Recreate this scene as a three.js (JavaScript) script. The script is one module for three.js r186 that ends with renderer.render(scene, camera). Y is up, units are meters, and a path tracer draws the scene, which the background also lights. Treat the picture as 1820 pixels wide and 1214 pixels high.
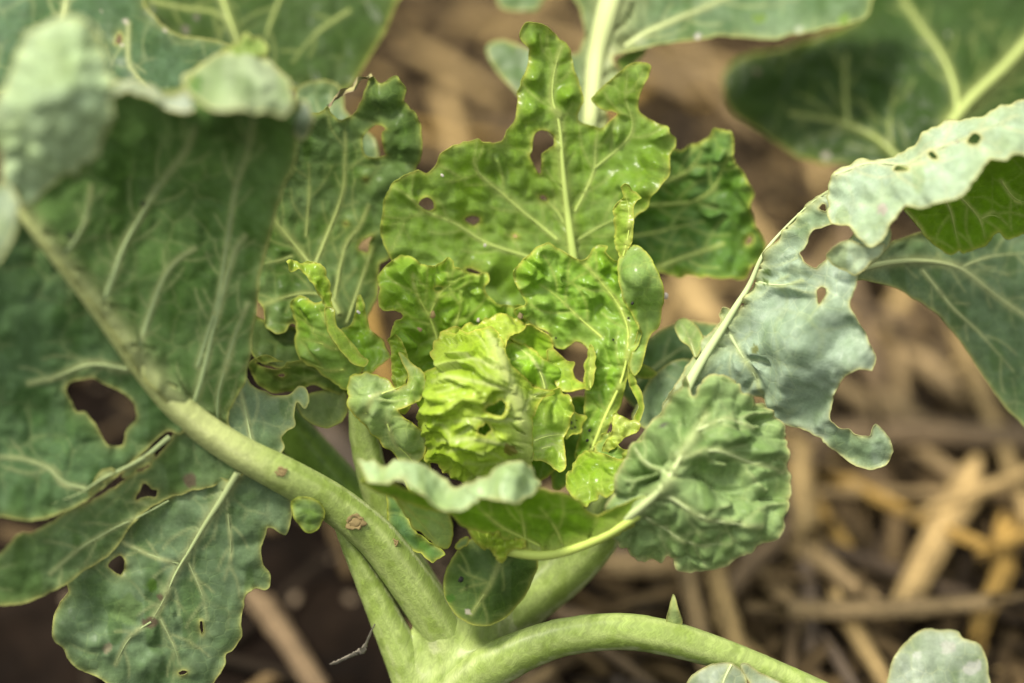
import * as THREE from 'three';
import { MarchingCubes } from 'three/addons/objects/MarchingCubes.js';
import { mergeGeometries, mergeVertices } from 'three/addons/utils/BufferGeometryUtils.js';

// ------------------------------------------------------------------ camera, sky, sun, exposure
const scene = new THREE.Scene();
const PITCH = 40 * Math.PI / 180, FOCUS = 0.5, UNIT = 0.000143;          // UNIT: metres per photo pixel at the focused distance
const FWD = new THREE.Vector3(0, -Math.sin(PITCH), -Math.cos(PITCH));
const UP = new THREE.Vector3(0, Math.cos(PITCH), -Math.sin(PITCH));
const EYE = new THREE.Vector3(0, 0.13, 0).addScaledVector(FWD, -FOCUS);
const camera = new THREE.PerspectiveCamera(2 * Math.atan(607 * UNIT / FOCUS) * 180 / Math.PI, 1024 / 683, 0.02, 200);
camera.position.copy(EYE); camera.up.set(0, 1, 0); camera.lookAt(EYE.clone().add(FWD));
camera.focus = 0.493; camera.userData.fStop = 2.7;
scene.add(camera);

const renderer = new THREE.WebGLRenderer({ antialias: true });
renderer.setSize(1024, 683);
renderer.toneMapping = THREE.LinearToneMapping;
renderer.toneMappingExposure = 4.2;
renderer.shadowMap.enabled = true;

const SUN = new THREE.Vector3(-0.38, 0.88, 0.04).normalize();
{ // an overcast sky: brightest overhead, softly glowing round the hidden sun
  const W = 256, H = 128, d = new Float32Array(W * H * 4);
  for (let j = 0; j < H; j++) for (let i = 0; i < W; i++) {
    const el = ((j + 0.5) / H - 0.5) * Math.PI, az = ((i + 0.5) / W - 0.5) * 2 * Math.PI;
    const dir = new THREE.Vector3(Math.cos(el) * Math.cos(az), Math.sin(el), Math.cos(el) * Math.sin(az));
    const s = Math.max(0, Math.sin(el)), glow = Math.exp((dir.dot(SUN) - 1) / 0.18) * 0.4;
    const L = el > 0 ? 0.27 * (1 + 2 * s) / 3 + 0.04 + glow : 0.1, k = (j * W + i) * 4;
    d[k] = L * 0.99; d[k + 1] = L; d[k + 2] = L * 0.99; d[k + 3] = 1;
  }
  const sky = new THREE.DataTexture(d, W, H, THREE.RGBAFormat, THREE.FloatType);
  sky.mapping = THREE.EquirectangularReflectionMapping; sky.magFilter = sky.minFilter = THREE.LinearFilter; sky.needsUpdate = true;
  scene.background = sky; scene.environment = sky;
}
const sun = new THREE.DirectionalLight(0xfff6ea, 1.5);
sun.position.copy(SUN).multiplyScalar(3); sun.castShadow = true; sun.shadow.radius = 24;
sun.shadow.mapSize.set(2048, 2048);
Object.assign(sun.shadow.camera, { left: -0.6, right: 0.6, top: 0.6, bottom: -0.6, near: 0.5, far: 6 });
scene.add(sun, sun.target);

// ------------------------------------------------------------------ small maths
let seed = 12345;
const rnd = () => { seed = (seed * 1664525 + 1013904223) >>> 0; return seed / 4294967296; };
const rr = (a, b) => a + (b - a) * rnd();
const clamp = (x, a = 0, b = 1) => Math.min(b, Math.max(a, x));
const ss = (a, b, x) => { const t = clamp((x - a) / (b - a)); return t * t * (3 - 2 * t); };
const lerp = (a, b, t) => a + (b - a) * t;
const mix3 = (a, b, t) => [lerp(a[0], b[0], t), lerp(a[1], b[1], t), lerp(a[2], b[2], t)];
function hash(i, j, k = 0) { let h = (Math.imul(i, 374761393) + Math.imul(j, 668265263) + Math.imul(k, 1274126177)) | 0; h = Math.imul(h ^ (h >>> 13), 1274126177); h ^= h >>> 16; return (h >>> 0) / 4294967296; }
function noise(x, y, k = 0) { // value noise, -1..1
  const i = Math.floor(x), j = Math.floor(y), u = x - i, v = y - j, a = u * u * (3 - 2 * u), b = v * v * (3 - 2 * v);
  return 2 * lerp(lerp(hash(i, j, k), hash(i + 1, j, k), a), lerp(hash(i, j + 1, k), hash(i + 1, j + 1, k), a), b) - 1;
}
const fbm = (x, y, k = 0) => noise(x, y, k) * 0.55 + noise(x * 2.1 + 7, y * 2.1, k + 1) * 0.28 + noise(x * 4.3, y * 4.3 + 3, k + 2) * 0.17;
function worley(x, y, k, wrap = 0) { // distance to nearest and second nearest cell centre
  const ci = Math.floor(x), cj = Math.floor(y); let a = 9, b = 9;
  for (let j = cj - 1; j <= cj + 1; j++) for (let i = ci - 1; i <= ci + 1; i++) {
    const wi = wrap ? ((i % wrap) + wrap) % wrap : i, wj = wrap ? ((j % wrap) + wrap) % wrap : j;
    const d = Math.hypot(i + 0.12 + 0.76 * hash(wi, wj, k) - x, j + 0.12 + 0.76 * hash(wi, wj, k + 50) - y);
    if (d < a) { b = a; a = d; } else if (d < b) b = d;
  }
  return [a, b];
}
// a plant point: x, y in pixels of the view, z in the same unit behind the focused distance -> metres in the world
function at(x, y, z) {
  const D = FOCUS + z * UNIT, k = UNIT / FOCUS * D;
  return new THREE.Vector3((x - 910) * k, 0, 0).addScaledVector(UP, (607 - y) * k).addScaledVector(FWD, D).add(EYE);
}
function atGround(x, y, h = 0) { // where the ray through a pixel meets height h
  const d = new THREE.Vector3((x - 910) * UNIT / FOCUS, 0, 0).addScaledVector(UP, (607 - y) * UNIT / FOCUS).add(FWD);
  return EYE.clone().addScaledVector(d, (h - EYE.y) / d.y);
}
function spline(pts, closed, step) { // centripetal Catmull-Rom resampled at about step
  const n = pts.length, out = [], P = (i) => closed ? pts[(i + n) % n] : pts[clamp(i, 0, n - 1)];
  for (let i = 0; i < (closed ? n : n - 1); i++) {
    const a = P(i - 1), b = P(i), c = P(i + 1), d = P(i + 2), m = Math.max(1, Math.round(Math.hypot(c[0] - b[0], c[1] - b[1]) / step));
    for (let s = 0; s < m; s++) {
      const t = s / m, t2 = t * t, t3 = t2 * t, q = [];
      const T = 0.36;
      for (let e = 0; e < b.length; e++) q.push((2 * t3 - 3 * t2 + 1) * b[e] + (t3 - 2 * t2 + t) * T * (c[e] - a[e]) + (-2 * t3 + 3 * t2) * c[e] + (t3 - t2) * T * (d[e] - b[e]));
      out.push(q);
    }
  }
  if (!closed) out.push(pts[n - 1].slice());
  return out;
}
function thinPlate(c) { // smooth depth through control points
  const n = c.length, N = n + 3, S = 100, A = Array.from({ length: N }, () => new Float64Array(N + 1));
  const phi = (r2) => r2 > 1e-9 ? 0.5 * r2 * Math.log(r2) : 0;
  for (let i = 0; i < n; i++) {
    for (let j = 0; j < n; j++) A[i][j] = phi(((c[i][0] - c[j][0]) ** 2 + (c[i][1] - c[j][1]) ** 2) / S / S) + (i === j ? 0.004 : 0);
    A[i][n] = A[n][i] = 1; A[i][n + 1] = A[n + 1][i] = c[i][0] / S; A[i][n + 2] = A[n + 2][i] = c[i][1] / S; A[i][N] = c[i][2];
  }
  for (let i = 0; i < N; i++) {
    let p = i; for (let r = i + 1; r < N; r++) if (Math.abs(A[r][i]) > Math.abs(A[p][i])) p = r;
    [A[i], A[p]] = [A[p], A[i]];
    for (let r = 0; r < N; r++) if (r !== i) { const f = A[r][i] / A[i][i]; if (f) for (let k = i; k <= N; k++) A[r][k] -= f * A[i][k]; }
  }
  const w = A.map((row, i) => row[N] / row[i]);
  return (x, y) => { let z = w[n] + w[n + 1] * x / S + w[n + 2] * y / S; for (let i = 0; i < n; i++) z += w[i] * phi(((x - c[i][0]) ** 2 + (y - c[i][1]) ** 2) / S / S); return z; };
}
function segDist(x, y, p) { // distance to an open polyline; also the width stored as third entry
  let best = 1e9, w = 0;
  for (let i = 0; i + 1 < p.length; i++) {
    const a = p[i], b = p[i + 1], dx = b[0] - a[0], dy = b[1] - a[1], t = clamp(((x - a[0]) * dx + (y - a[1]) * dy) / (dx * dx + dy * dy + 1e-9));
    const d = Math.hypot(x - a[0] - t * dx, y - a[1] - t * dy); if (d < best) { best = d; w = lerp(a[2], b[2], t); }
  }
  return [best, w];
}
function polySD(x, y, loops) { // signed distance, positive inside (holes count as outside)
  let best = 1e18, inside = false;
  for (const p of loops) for (let i = 0, j = p.length - 1; i < p.length; j = i++) {
    const ax = p[j][0], ay = p[j][1], dx = p[i][0] - ax, dy = p[i][1] - ay, t = clamp(((x - ax) * dx + (y - ay) * dy) / (dx * dx + dy * dy + 1e-12));
    const ex = x - ax - t * dx, ey = y - ay - t * dy, d = ex * ex + ey * ey; if (d < best) best = d;
    if ((ay > y) !== (p[i][1] > y) && x < dx * (y - ay) / (p[i][1] - ay) + ax) inside = !inside;
  }
  return (inside ? 1 : -1) * Math.sqrt(best);
}

// ------------------------------------------------------------------ materials
function tile(N, fn, srgb = true) { // fn(u, v) -> [r, g, b] 0..1
  const d = new Uint8Array(N * N * 4);
  for (let j = 0; j < N; j++) for (let i = 0; i < N; i++) { const c = fn(i / N, j / N), k = (j * N + i) * 4; for (let e = 0; e < 3; e++) d[k + e] = clamp(c[e]) * 255; d[k + 3] = 255; }
  const t = new THREE.DataTexture(d, N, N); t.wrapS = t.wrapT = THREE.RepeatWrapping; t.magFilter = THREE.LinearFilter; t.minFilter = THREE.LinearMipmapLinearFilter; t.generateMipmaps = true;
  if (srgb) t.colorSpace = THREE.SRGBColorSpace; t.needsUpdate = true; return t;
}
function tnoise(u, v, f, k) { const x = u * f, y = v * f, i = Math.floor(x), j = Math.floor(y), a = ss(0, 1, x - i), b = ss(0, 1, y - j), h = (p, q) => hash((p + f) % f, (q + f) % f, k); return lerp(lerp(h(i, j), h(i + 1, j), a), lerp(h(i, j + 1), h(i + 1, j + 1), a), b); }
const veinField = (u, v) => {
  const wu = u + 0.012 * (tnoise(u, v, 16, 3) - 0.5), wv = v + 0.012 * (tnoise(u, v, 16, 4) - 0.5);
  const [a, b] = worley(wu * 17, wv * 17, 11, 17), [c, d] = worley(wu * 52, wv * 52, 21, 52);
  return [(1 - ss(0.0, 0.16, b - a)) * ss(0.3, 0.65, tnoise(u, v, 7, 12)), (1 - ss(0.0, 0.3, d - c)) * ss(0.25, 0.7, tnoise(u, v, 9, 13))];
};
const leafMap = tile(1024, (u, v) => { // fine net of veins and a mottled wax film; multiplies the leaf's own colour
  const [A, B] = veinField(u, v), m = 0.5 * tnoise(u, v, 24, 7) + 0.3 * tnoise(u, v, 80, 8) + 0.2 * tnoise(u, v, 200, 9);
  const g = 0.86 + 0.09 * (m - 0.5) * 2 + 0.05 * A + 0.022 * B;
  return [g + 0.012 * A, g, g - 0.02 * A];
});
const leafBump = tile(1024, (u, v) => { const [A, B] = veinField(u, v), g = 0.55 - 0.16 * A - 0.12 * B + 0.12 * (tnoise(u, v, 120, 5) - 0.5); return [g, g, g]; }, false);
for (const t of [leafMap, leafBump]) t.repeat.set(1 / 0.055, 1 / 0.055);
const leafMat = new THREE.MeshPhysicalMaterial({ vertexColors: true, map: leafMap, bumpMap: leafBump, bumpScale: 0.00022, roughness: 1, specularIntensity: 0.08, transmission: 0.26, thickness: 0, clearcoat: 0.16, clearcoatRoughness: 0.34, side: THREE.DoubleSide });
const heartMat = new THREE.MeshPhysicalMaterial({ vertexColors: true, map: leafMap, bumpMap: leafBump, bumpScale: 0.00018, roughness: 1, specularIntensity: 0.08, transmission: 0.34, thickness: 0, clearcoat: 0.38, clearcoatRoughness: 0.24, side: THREE.DoubleSide });
const stalkMap = tile(512, (u, v) => { const g = 0.86 + 0.1 * (tnoise(u, v, 24, 31) - 0.5) + 0.12 * (tnoise(u, v, 120, 32) - 0.5) + 0.05 * (tnoise(u, v, 6, 33) - 0.5); return [g, g, g * 0.98]; });
stalkMap.repeat.set(1 / 0.03, 1 / 0.03);
const stalkMat = new THREE.MeshPhysicalMaterial({ specularIntensity: 0.3, vertexColors: true, map: stalkMap, bumpMap: stalkMap, bumpScale: 0.00025, roughness: 0.62, clearcoat: 0.25, clearcoatRoughness: 0.35 });
const veinMat = new THREE.MeshPhysicalMaterial({ specularIntensity: 0.25, vertexColors: true, roughness: 0.6, clearcoat: 0.15, clearcoatRoughness: 0.45 });

// ------------------------------------------------------------------ leaf builder
// leaf colours: base green, waxy bloom, vein, margin
const PAL = {
  dark: { base: [0.052, 0.104, 0.013], wax: [0.150, 0.215, 0.080], vein: [0.36, 0.42, 0.13], rim: [0.42, 0.45, 0.09], bloom: 0.42 },
  blue: { base: [0.085, 0.158, 0.045], wax: [0.225, 0.325, 0.175], vein: [0.48, 0.53, 0.23], rim: [0.52, 0.52, 0.16], bloom: 0.60 },
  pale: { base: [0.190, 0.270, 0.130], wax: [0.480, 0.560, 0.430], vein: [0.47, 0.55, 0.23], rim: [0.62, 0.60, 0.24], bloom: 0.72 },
  frost: { base: [0.330, 0.430, 0.190], wax: [0.540, 0.680, 0.460], vein: [0.64, 0.66, 0.36], rim: [0.60, 0.58, 0.22], bloom: 0.75 },
  mid: { base: [0.175, 0.325, 0.018], wax: [0.320, 0.440, 0.150], vein: [0.46, 0.54, 0.15], rim: [0.54, 0.56, 0.10], bloom: 0.34 },
  lime: { base: [0.240, 0.430, 0.015], wax: [0.440, 0.570, 0.120], vein: [0.54, 0.62, 0.15], rim: [0.64, 0.64, 0.12], bloom: 0.36 },
  heart: { base: [0.340, 0.540, 0.015], wax: [0.620, 0.770, 0.130], vein: [0.70, 0.78, 0.30], rim: [0.70, 0.66, 0.12], bloom: 0.45 },
};
function buildSheet(s, veins, P, id, boost = 1) {
  if (s.pal) P = { ...P, ...PAL[s.pal] };
  const step = s.step ?? 3.5, jag = s.jag ?? 2;
  const rough = (q, jag_ = jag) => { // irregular, chewed edge
    const p = spline(q, true, 4), n = p.length; let L = 0;
    return p.map((c, i) => {
      const a = p[(i + n - 1) % n], b = p[(i + 1) % n], l = Math.hypot(b[0] - a[0], b[1] - a[1]) || 1; L += l / 2;
      const k = jag_ * (0.75 * noise(L / 17, id * 3.7, 1) + 0.55 * noise(L / 7, id * 5.1, 2));
      return [c[0] - (b[1] - a[1]) / l * k, c[1] + (b[0] - a[0]) / l * k];
    });
  };
  const loops = [rough(s.o), ...(s.holes ?? []).map((h) => rough(h, 1.3))];
  const dep = thinPlate(s.z), vp = veins.map((v) => { const q = v.p.map((c, i) => [c[0], c[1], lerp(v.w[0], v.w[1], i / (v.p.length - 1))]); return spline(q, false, 7); });
  for (const v of veins) { const q = spline(v.p, false, 6), n = q.length, m = Math.floor(n / 7); // finer branches, relief and colour only
    for (let k = 1; k <= m; k++) { const i = Math.min(n - 2, Math.floor(n * k / (m + 1))), sg = (k + (q[0][0] | 0)) % 2 ? 1 : -1, dx = q[i + 1][0] - q[i][0], dy = q[i + 1][1] - q[i][1], l = Math.hypot(dx, dy) || 1, a0 = Math.atan2(dy, dx) + sg * (0.75 + 0.3 * hash(i, n, id)), br = []; let x = q[i][0], y = q[i][1], a = a0; const len = 6 + Math.floor(hash(i, n, id + 1) * 8);
      for (let t = 0; t < len; t++) { br.push([x, y, lerp(2.2, 0.8, t / len)]); x += 7 * Math.cos(a); y += 7 * Math.sin(a); a -= sg * 0.07 + 0.12 * (hash(t, i, id + 2) - 0.5); }
      vp.push(br); } }
  const bl = (s.bl ?? 6) * (boost > 1.3 ? 1.3 : 1.1), bc = s.bc ?? 42, ruf = s.ruf ?? 8, rufw = s.rufw ?? 22, und = s.und ?? 7, cr = s.cr ?? (boost > 1.05 ? 3.5 : 0);
  const lp = (s.folds ?? []).map((f) => ({ h: f[0], l: f[1], q: spline(f[2], false, 6).map((c, i) => [c[0] + 2 * noise(i / 3, f[0], 1), c[1] + 3 * noise(i / 2.5, f[1], 2)]) }));
  function relief(x, y, sd) { // height towards the viewer along the surface normal, and what colours it
    const wx = x + 9 * noise(x / 38, y / 38, id + 9), wy = y + 9 * noise(x / 38, y / 38, id + 19);
    const [a, b] = worley(wx / bc, wy / bc, id), e = b - a;
    const [a2, b2] = worley(wx / bc * 2.3, wy / bc * 2.3, id + 5), e2 = b2 - a2;
    let dv = 1e9, wv = 1; for (const v of vp) { const [d, w] = segDist(x, y, v); if (d / (w + 2) < dv / (wv + 2)) { dv = d; wv = w; } }
    const nv = ss(wv * 0.4, wv * 0.8 + 20, dv);                                     // blisters flatten towards the veins
    let h = bl * nv * (1.25 * ss(0, 0.75, e) - 0.5 + (boost > 1.05 ? 0.14 : 0.26) * ss(0, 0.7, e2)) * (0.65 + 0.5 * noise(x / 95, y / 95, id + 31));
    h += und * fbm(x / 85, y / 85, id + 3);
    h += ruf * Math.exp(-Math.max(0, sd) / rufw) * (noise(x / 30, y / 30, id + 40) + 0.5 * noise(x / 13, y / 13, id + 41));
    h += wv > 11 ? 0.62 * wv * Math.exp(-((dv / (0.75 * wv + 2)) ** 2)) : 0.42 * wv * Math.exp(-((dv / (1.2 * wv + 4)) ** 2));
    if (cr) { const w1 = 1 - Math.abs(noise(wx / (bc * 1.1) + 3, wy / (bc * 0.62), id + 50)), w2 = 1 - Math.abs(noise(wx / (bc * 0.5), wy / (bc * 0.8) + 9, id + 51)); h += cr * (0.5 - w1 ** 5) + cr * 0.45 * (0.5 - w2 ** 6); }   // creases
    for (const g of lp) { // folds: the blade doubles over along a line, the side above it stands proud
      let best = 1e9, sg = 0, tt = 0;
      for (let i = 0; i + 1 < g.q.length; i++) { const a = g.q[i], b = g.q[i + 1], dx = b[0] - a[0], dy = b[1] - a[1], t = clamp(((x - a[0]) * dx + (y - a[1]) * dy) / (dx * dx + dy * dy + 1e-9)), d = Math.hypot(x - a[0] - t * dx, y - a[1] - t * dy); if (d < best) { best = d; sg = dx * (y - a[1]) - dy * (x - a[0]); tt = (i + t) / (g.q.length - 1); } }
      const fade = Math.pow(Math.sin(Math.PI * clamp(tt, 0.001, 0.999)), 0.6);
      h += sg < 0 ? g.h * fade * Math.exp(-best / g.l) * (1 + 0.25 * Math.exp(-((best - 5) ** 2) / 18)) : -0.22 * g.h * fade * Math.exp(-best / (g.l * 0.5));
    }
    for (const [bx, by, br, bh] of s.bumps ?? []) { const q = ((x - bx) ** 2 + (y - by) ** 2) / br / br; if (q < 1) h += bh * boost * (1 - q) ** 2 * (0.12 + 0.88 * ss(wv * 0.5, wv * 0.9 + 12, dv)); }
    return { h, e, e2, dv, wv };
  }
  function place(x, y, sd) {
    const r = relief(x, y, sd), z = dep(x, y), gx = clamp((dep(x + 3, y) - z) / 3, -3, 3), gy = clamp((dep(x, y + 3) - z) / 3, -3, 3), l = Math.hypot(gx, gy, 1);
    return { p: [x + gx / l * r.h, y + gy / l * r.h, z - r.h / l], n: [gx / l, gy / l, -1 / l], r };
  }
  function tint(x, y, sd, r) {
    let w = clamp((P.bloom + (s.bloom ?? 0)) * (0.75 + 0.75 * fbm(x / 60, y / 60, id + 60)) + 0.12 * noise(x / 9, y / 9, id + 61));
    w *= 1 - 0.7 * ss(0.35, 0.6, noise(x / 34, y / 80, id + 62)) ;                     // streaks where the bloom has been rubbed off
    let c = mix3(P.base, P.wax, w);
    if (s.tone) c = [c[0] * s.tone[0], c[1] * s.tone[1], c[2] * s.tone[2]];
    const q = 1 + 0.16 * fbm(x / 24, y / 24, id + 63); c = c.map((v) => v * q);
    c = mix3(c, P.vein, (0.20 * (1 - ss(0.0, 0.14, r.e)) + 0.05 * (1 - ss(0.0, 0.16, r.e2))) * ss(-0.35, 0.35, noise(x / 50, y / 50, id + 64)));
    c = mix3(c, P.vein, (r.wv < 2.5 ? 0.4 : 0.75) * (1 - (s.soft ?? 0)) * Math.exp(-((r.dv / (r.wv * 0.75 + 1.5)) ** 2)));
    c = mix3(c, P.rim, 0.7 * Math.exp(-Math.max(0, sd) / 2.4) + 0.12 * Math.exp(-Math.max(0, sd) / 12));
    for (const [bx, by, br, col] of s.spots ?? []) { const d = Math.hypot(x - bx, y - by) + br * 0.35 * noise(x / br * 1.7, y / br * 1.7, id + 70); c = mix3(c, col, 0.85 * (1 - ss(br * 0.7, br, d))); }
    return c;
  }
  // clip a grid to the outline
  let x0 = 1e9, y0 = 1e9, x1 = -1e9, y1 = -1e9;
  for (const [x, y] of loops[0]) { x0 = Math.min(x0, x); x1 = Math.max(x1, x); y0 = Math.min(y0, y); y1 = Math.max(y1, y); }
  x0 -= step * 1.3; y0 -= step * 1.3; const nx = Math.ceil((x1 - x0) / step) + 2, ny = Math.ceil((y1 - y0) / step) + 2;
  const D = new Float32Array(nx * ny);
  for (let j = 0; j < ny; j++) for (let i = 0; i < nx; i++) { let d = polySD(x0 + i * step, y0 + j * step, loops); if (Math.abs(d) < 0.12 * step) d = d < 0 ? -0.12 * step : 0.12 * step; D[j * nx + i] = d; }
  const pos = [], col = [], key = new Map(), idx = [], next = new Map();
  const vert = (x, y, sd, k) => {
    if (key.has(k)) return key.get(k);
    const q = place(x, y, sd), n = pos.length / 3; pos.push(...q.p); col.push(...tint(x, y, sd, q.r)); key.set(k, n); return n;
  };
  const C = [[0, 0], [1, 0], [1, 1], [0, 1]];
  for (let j = 0; j < ny - 1; j++) for (let i = 0; i < nx - 1; i++) {
    const f = C.map(([a, b]) => D[(j + b) * nx + i + a]); if (f.every((v) => v <= 0)) continue;
    const poly = [], cut = [];
    for (let c = 0; c < 4; c++) {
      const [a, b] = C[c], [a2, b2] = C[(c + 1) % 4], fa = f[c], fb = f[(c + 1) % 4], ia = (j + b) * nx + i + a, ib = (j + b2) * nx + i + a2;
      if (fa > 0) { poly.push(vert(x0 + (i + a) * step, y0 + (j + b) * step, fa, ia)); cut.push(0); }
      if ((fa > 0) !== (fb > 0)) { const t = fa / (fa - fb); poly.push(vert(x0 + (i + lerp(a, a2, t)) * step, y0 + (j + lerp(b, b2, t)) * step, 0, 'e' + Math.min(ia, ib) + '_' + Math.max(ia, ib))); cut.push(fa > 0 ? 1 : 2); }
    }
    for (let c = 1; c + 1 < poly.length; c++) idx.push(poly[0], poly[c + 1], poly[c]);
    for (let c = 0; c < poly.length; c++) if (cut[c] === 1 && cut[(c + 1) % poly.length] === 2) next.set(poly[c], poly[(c + 1) % poly.length]);
  }
  // to the world
  const wp = []; for (let i = 0; i < pos.length; i += 3) { const v = at(pos[i], pos[i + 1], pos[i + 2]); wp.push(v.x, v.y, v.z); }
  // idx order (x right, y down, seen from the viewer) gives normals towards the viewer
  // margin: a rounded rim along every cut edge
  const rim = (s.rim ?? 1.5) * 0.55, rimC = P.rim, seen = new Set();
  const rp = [], rc = [], ri = [];
  if (rim > 0) for (const st of [...next.keys()]) {
    if (seen.has(st)) continue; const loop = []; let c = st; while (c !== undefined && !seen.has(c)) { seen.add(c); loop.push(c); c = next.get(c); }
    const n = loop.length; if (n < 4) continue;
    const base = rp.length / 3, K = 5;
    for (let i = 0; i < n; i++) {
      const g = (k) => { const q = loop[(k + n) % n] * 3; return new THREE.Vector3(wp[q], wp[q + 1], wp[q + 2]); };
      const p = g(i), t = g(i + 2).sub(g(i - 2)).normalize(), side = new THREE.Vector3().crossVectors(t, FWD).normalize(), upv = new THREE.Vector3().crossVectors(side, t).normalize();
      const rad = UNIT * rim * (0.8 + 0.4 * hash(i >> 1, id, 5)), m = clamp(0.5 + 0.6 * noise(i / 9, id, 6)), cc = mix3(rimC, P.base, 0.15 + 0.45 * m);
      for (let k = 0; k < K; k++) { const a = k / K * 2 * Math.PI; const v = p.clone().addScaledVector(side, Math.cos(a) * rad).addScaledVector(upv, Math.sin(a) * rad); rp.push(v.x, v.y, v.z); rc.push(...cc); }
    }
    for (let i = 0; i < n; i++) for (let k = 0; k < K; k++) { const a = base + i * K + k, b = base + i * K + (k + 1) % K, c2 = base + ((i + 1) % n) * K + k, d = base + ((i + 1) % n) * K + (k + 1) % K; ri.push(a, b, c2, b, d, c2); }
  }
  const mk = (p, c, ix) => { const g = new THREE.BufferGeometry(); g.setAttribute('position', new THREE.Float32BufferAttribute(p, 3)); g.setAttribute('color', new THREE.Float32BufferAttribute(c, 3)); g.setIndex(ix); g.computeVertexNormals(); return g; };
  const parts = [mk(wp, col, idx)]; if (ri.length) parts.push(mk(rp, rc, ri));
  // metric uv in the leaf's own plane
  const nrm = new THREE.Vector3(), na = parts[0].attributes.normal; for (let i = 0; i < na.count; i += 7) nrm.add(new THREE.Vector3().fromBufferAttribute(na, i)); nrm.normalize();
  const U = new THREE.Vector3().crossVectors(Math.abs(nrm.y) < 0.9 ? new THREE.Vector3(0, 1, 0) : new THREE.Vector3(1, 0, 0), nrm).normalize(), V = new THREE.Vector3().crossVectors(nrm, U);
  for (const g of parts) { const p = g.attributes.position, uv = new Float32Array(p.count * 2); for (let i = 0; i < p.count; i++) { const v = new THREE.Vector3().fromBufferAttribute(p, i); uv[i * 2] = v.dot(U) + id * 0.0137; uv[i * 2 + 1] = v.dot(V) + id * 0.0071; } g.setAttribute('uv', new THREE.BufferAttribute(uv, 2)); }
  return { geo: mergeGeometries(parts), place: (x, y) => place(x, y, polySD(x, y, loops)), sd: (x, y) => polySD(x, y, loops) };
}
function ribGeo(path, place, P, lift = 0.02, shift = 0, soft = 0) { // a raised rib lying half sunk in the blade
  const q = spline(path, false, 5), K = 8, pos = [], col = [], ix = [], n = q.length;
  const pts = q.map(([x, y]) => place(x, y));
  const A = pts.map(({ p, n: m }, i) => at(p[0] + m[0] * q[i][2] * lift + shift, p[1] + m[1] * q[i][2] * lift, p[2] + m[2] * q[i][2] * lift));
  const B = pts.map(({ p, n: m }) => at(p[0] + m[0] * 10, p[1] + m[1] * 10, p[2] + m[2] * 10).sub(at(...p)).normalize());
  for (let it = 0; it < 10 + q[0][2]; it++) for (let i = 1; i + 1 < n; i++) A[i].multiplyScalar(0.5).addScaledVector(A[i - 1], 0.25).addScaledVector(A[i + 1], 0.25);
  for (let i = 0; i < n; i++) {
    const t = A[Math.min(n - 1, i + 1)].clone().sub(A[Math.max(0, i - 1)]).normalize(), s = new THREE.Vector3().crossVectors(t, B[i]).normalize(), u = new THREE.Vector3().crossVectors(s, t);
    const T = i / (n - 1), thin = clamp(1 - q[0][2] / 16), end = q[n - 1][2] < 12 && q[0][2] < 30 ? 1 - 0.88 * Math.pow(T, 1.4) : 1, r = UNIT * q[i][2] * 0.46 * end, m = 0.97 + 0.05 * noise(i / 40, q[0][1], 8), back = 0.15 * thin + 0.25 * ss(0.4, 1, T) * thin + soft, tone = mix3(P.vein, mix3(P.base, P.wax, 0.4), Math.min(1, back));
    for (let k = 0; k < K; k++) { const a = k / K * 2 * Math.PI, v = A[i].clone().addScaledVector(s, Math.cos(a) * r).addScaledVector(u, Math.sin(a) * r * lerp(0.55, 0.8, clamp(q[0][2] / 20))); pos.push(v.x, v.y, v.z); col.push(...tone.map((c) => c * m)); }
  }
  for (let i = 0; i + 1 < n; i++) for (let k = 0; k < K; k++) { const a = i * K + k, b = i * K + (k + 1) % K; ix.push(a, a + K, b, b, a + K, b + K); }
  const g = new THREE.BufferGeometry(); g.setAttribute('position', new THREE.Float32BufferAttribute(pos, 3)); g.setAttribute('color', new THREE.Float32BufferAttribute(col, 3)); g.setIndex(ix); g.computeVertexNormals(); return g;
}
const used = {};
function numbered(n) { const k = used[n] = (used[n] ?? -1) + 1; return k ? `${n}_${String(k).padStart(3, '0')}` : n; }
const shadow = (m) => { m.castShadow = m.receiveShadow = true; return m; };
const plant = new THREE.Group(); plant.name = 'cabbage_plant'; plant.position.copy(at(790, 1260, 60)).setY(0);
plant.userData = { label: 'young green cabbage plant with chewed holey leaves around a pale crinkled heart', category: 'cabbage plant' };
scene.add(plant); plant.updateMatrixWorld();
const toPlant = (g) => g.translate(-plant.position.x, -plant.position.y, -plant.position.z);
let leafId = 0;
function leaf(name, pal, sheets, ribs = [], opt = {}) {
  const P = { ...PAL[pal], ...(opt.pal ?? {}) }, id0 = ++leafId * 13, S = sheets.map((s, i) => buildSheet(s, ribs.filter((r) => (r.s ?? 0) === i), P, id0 + i, opt.deep ?? (opt.mat === heartMat ? 1.6 : 1)));
  const m = shadow(new THREE.Mesh(toPlant(mergeGeometries(S.map((s) => s.geo))), opt.mat ?? leafMat)); m.name = numbered(name);
  if (opt.label) m.userData.label = opt.label;
  for (const r of ribs) if (r.w[0] >= 3 && !r.flat) {
    const path = r.p.map((c, i) => [c[0], c[1], lerp(r.w[0], r.w[1], i / (r.p.length - 1))]);
    const c = shadow(new THREE.Mesh(toPlant(ribGeo(path, S[r.s ?? 0].place, P, r.lift, 0, opt.soft ?? (opt.mat === heartMat ? 0.3 : 0.15))), veinMat)); c.name = r.w[0] >= 9 ? 'midrib' : 'vein'; m.add(c);
  }
  plant.add(m); return S;
}
const V = (w0, w1, ...p) => ({ w: [w0, w1], p });

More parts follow.
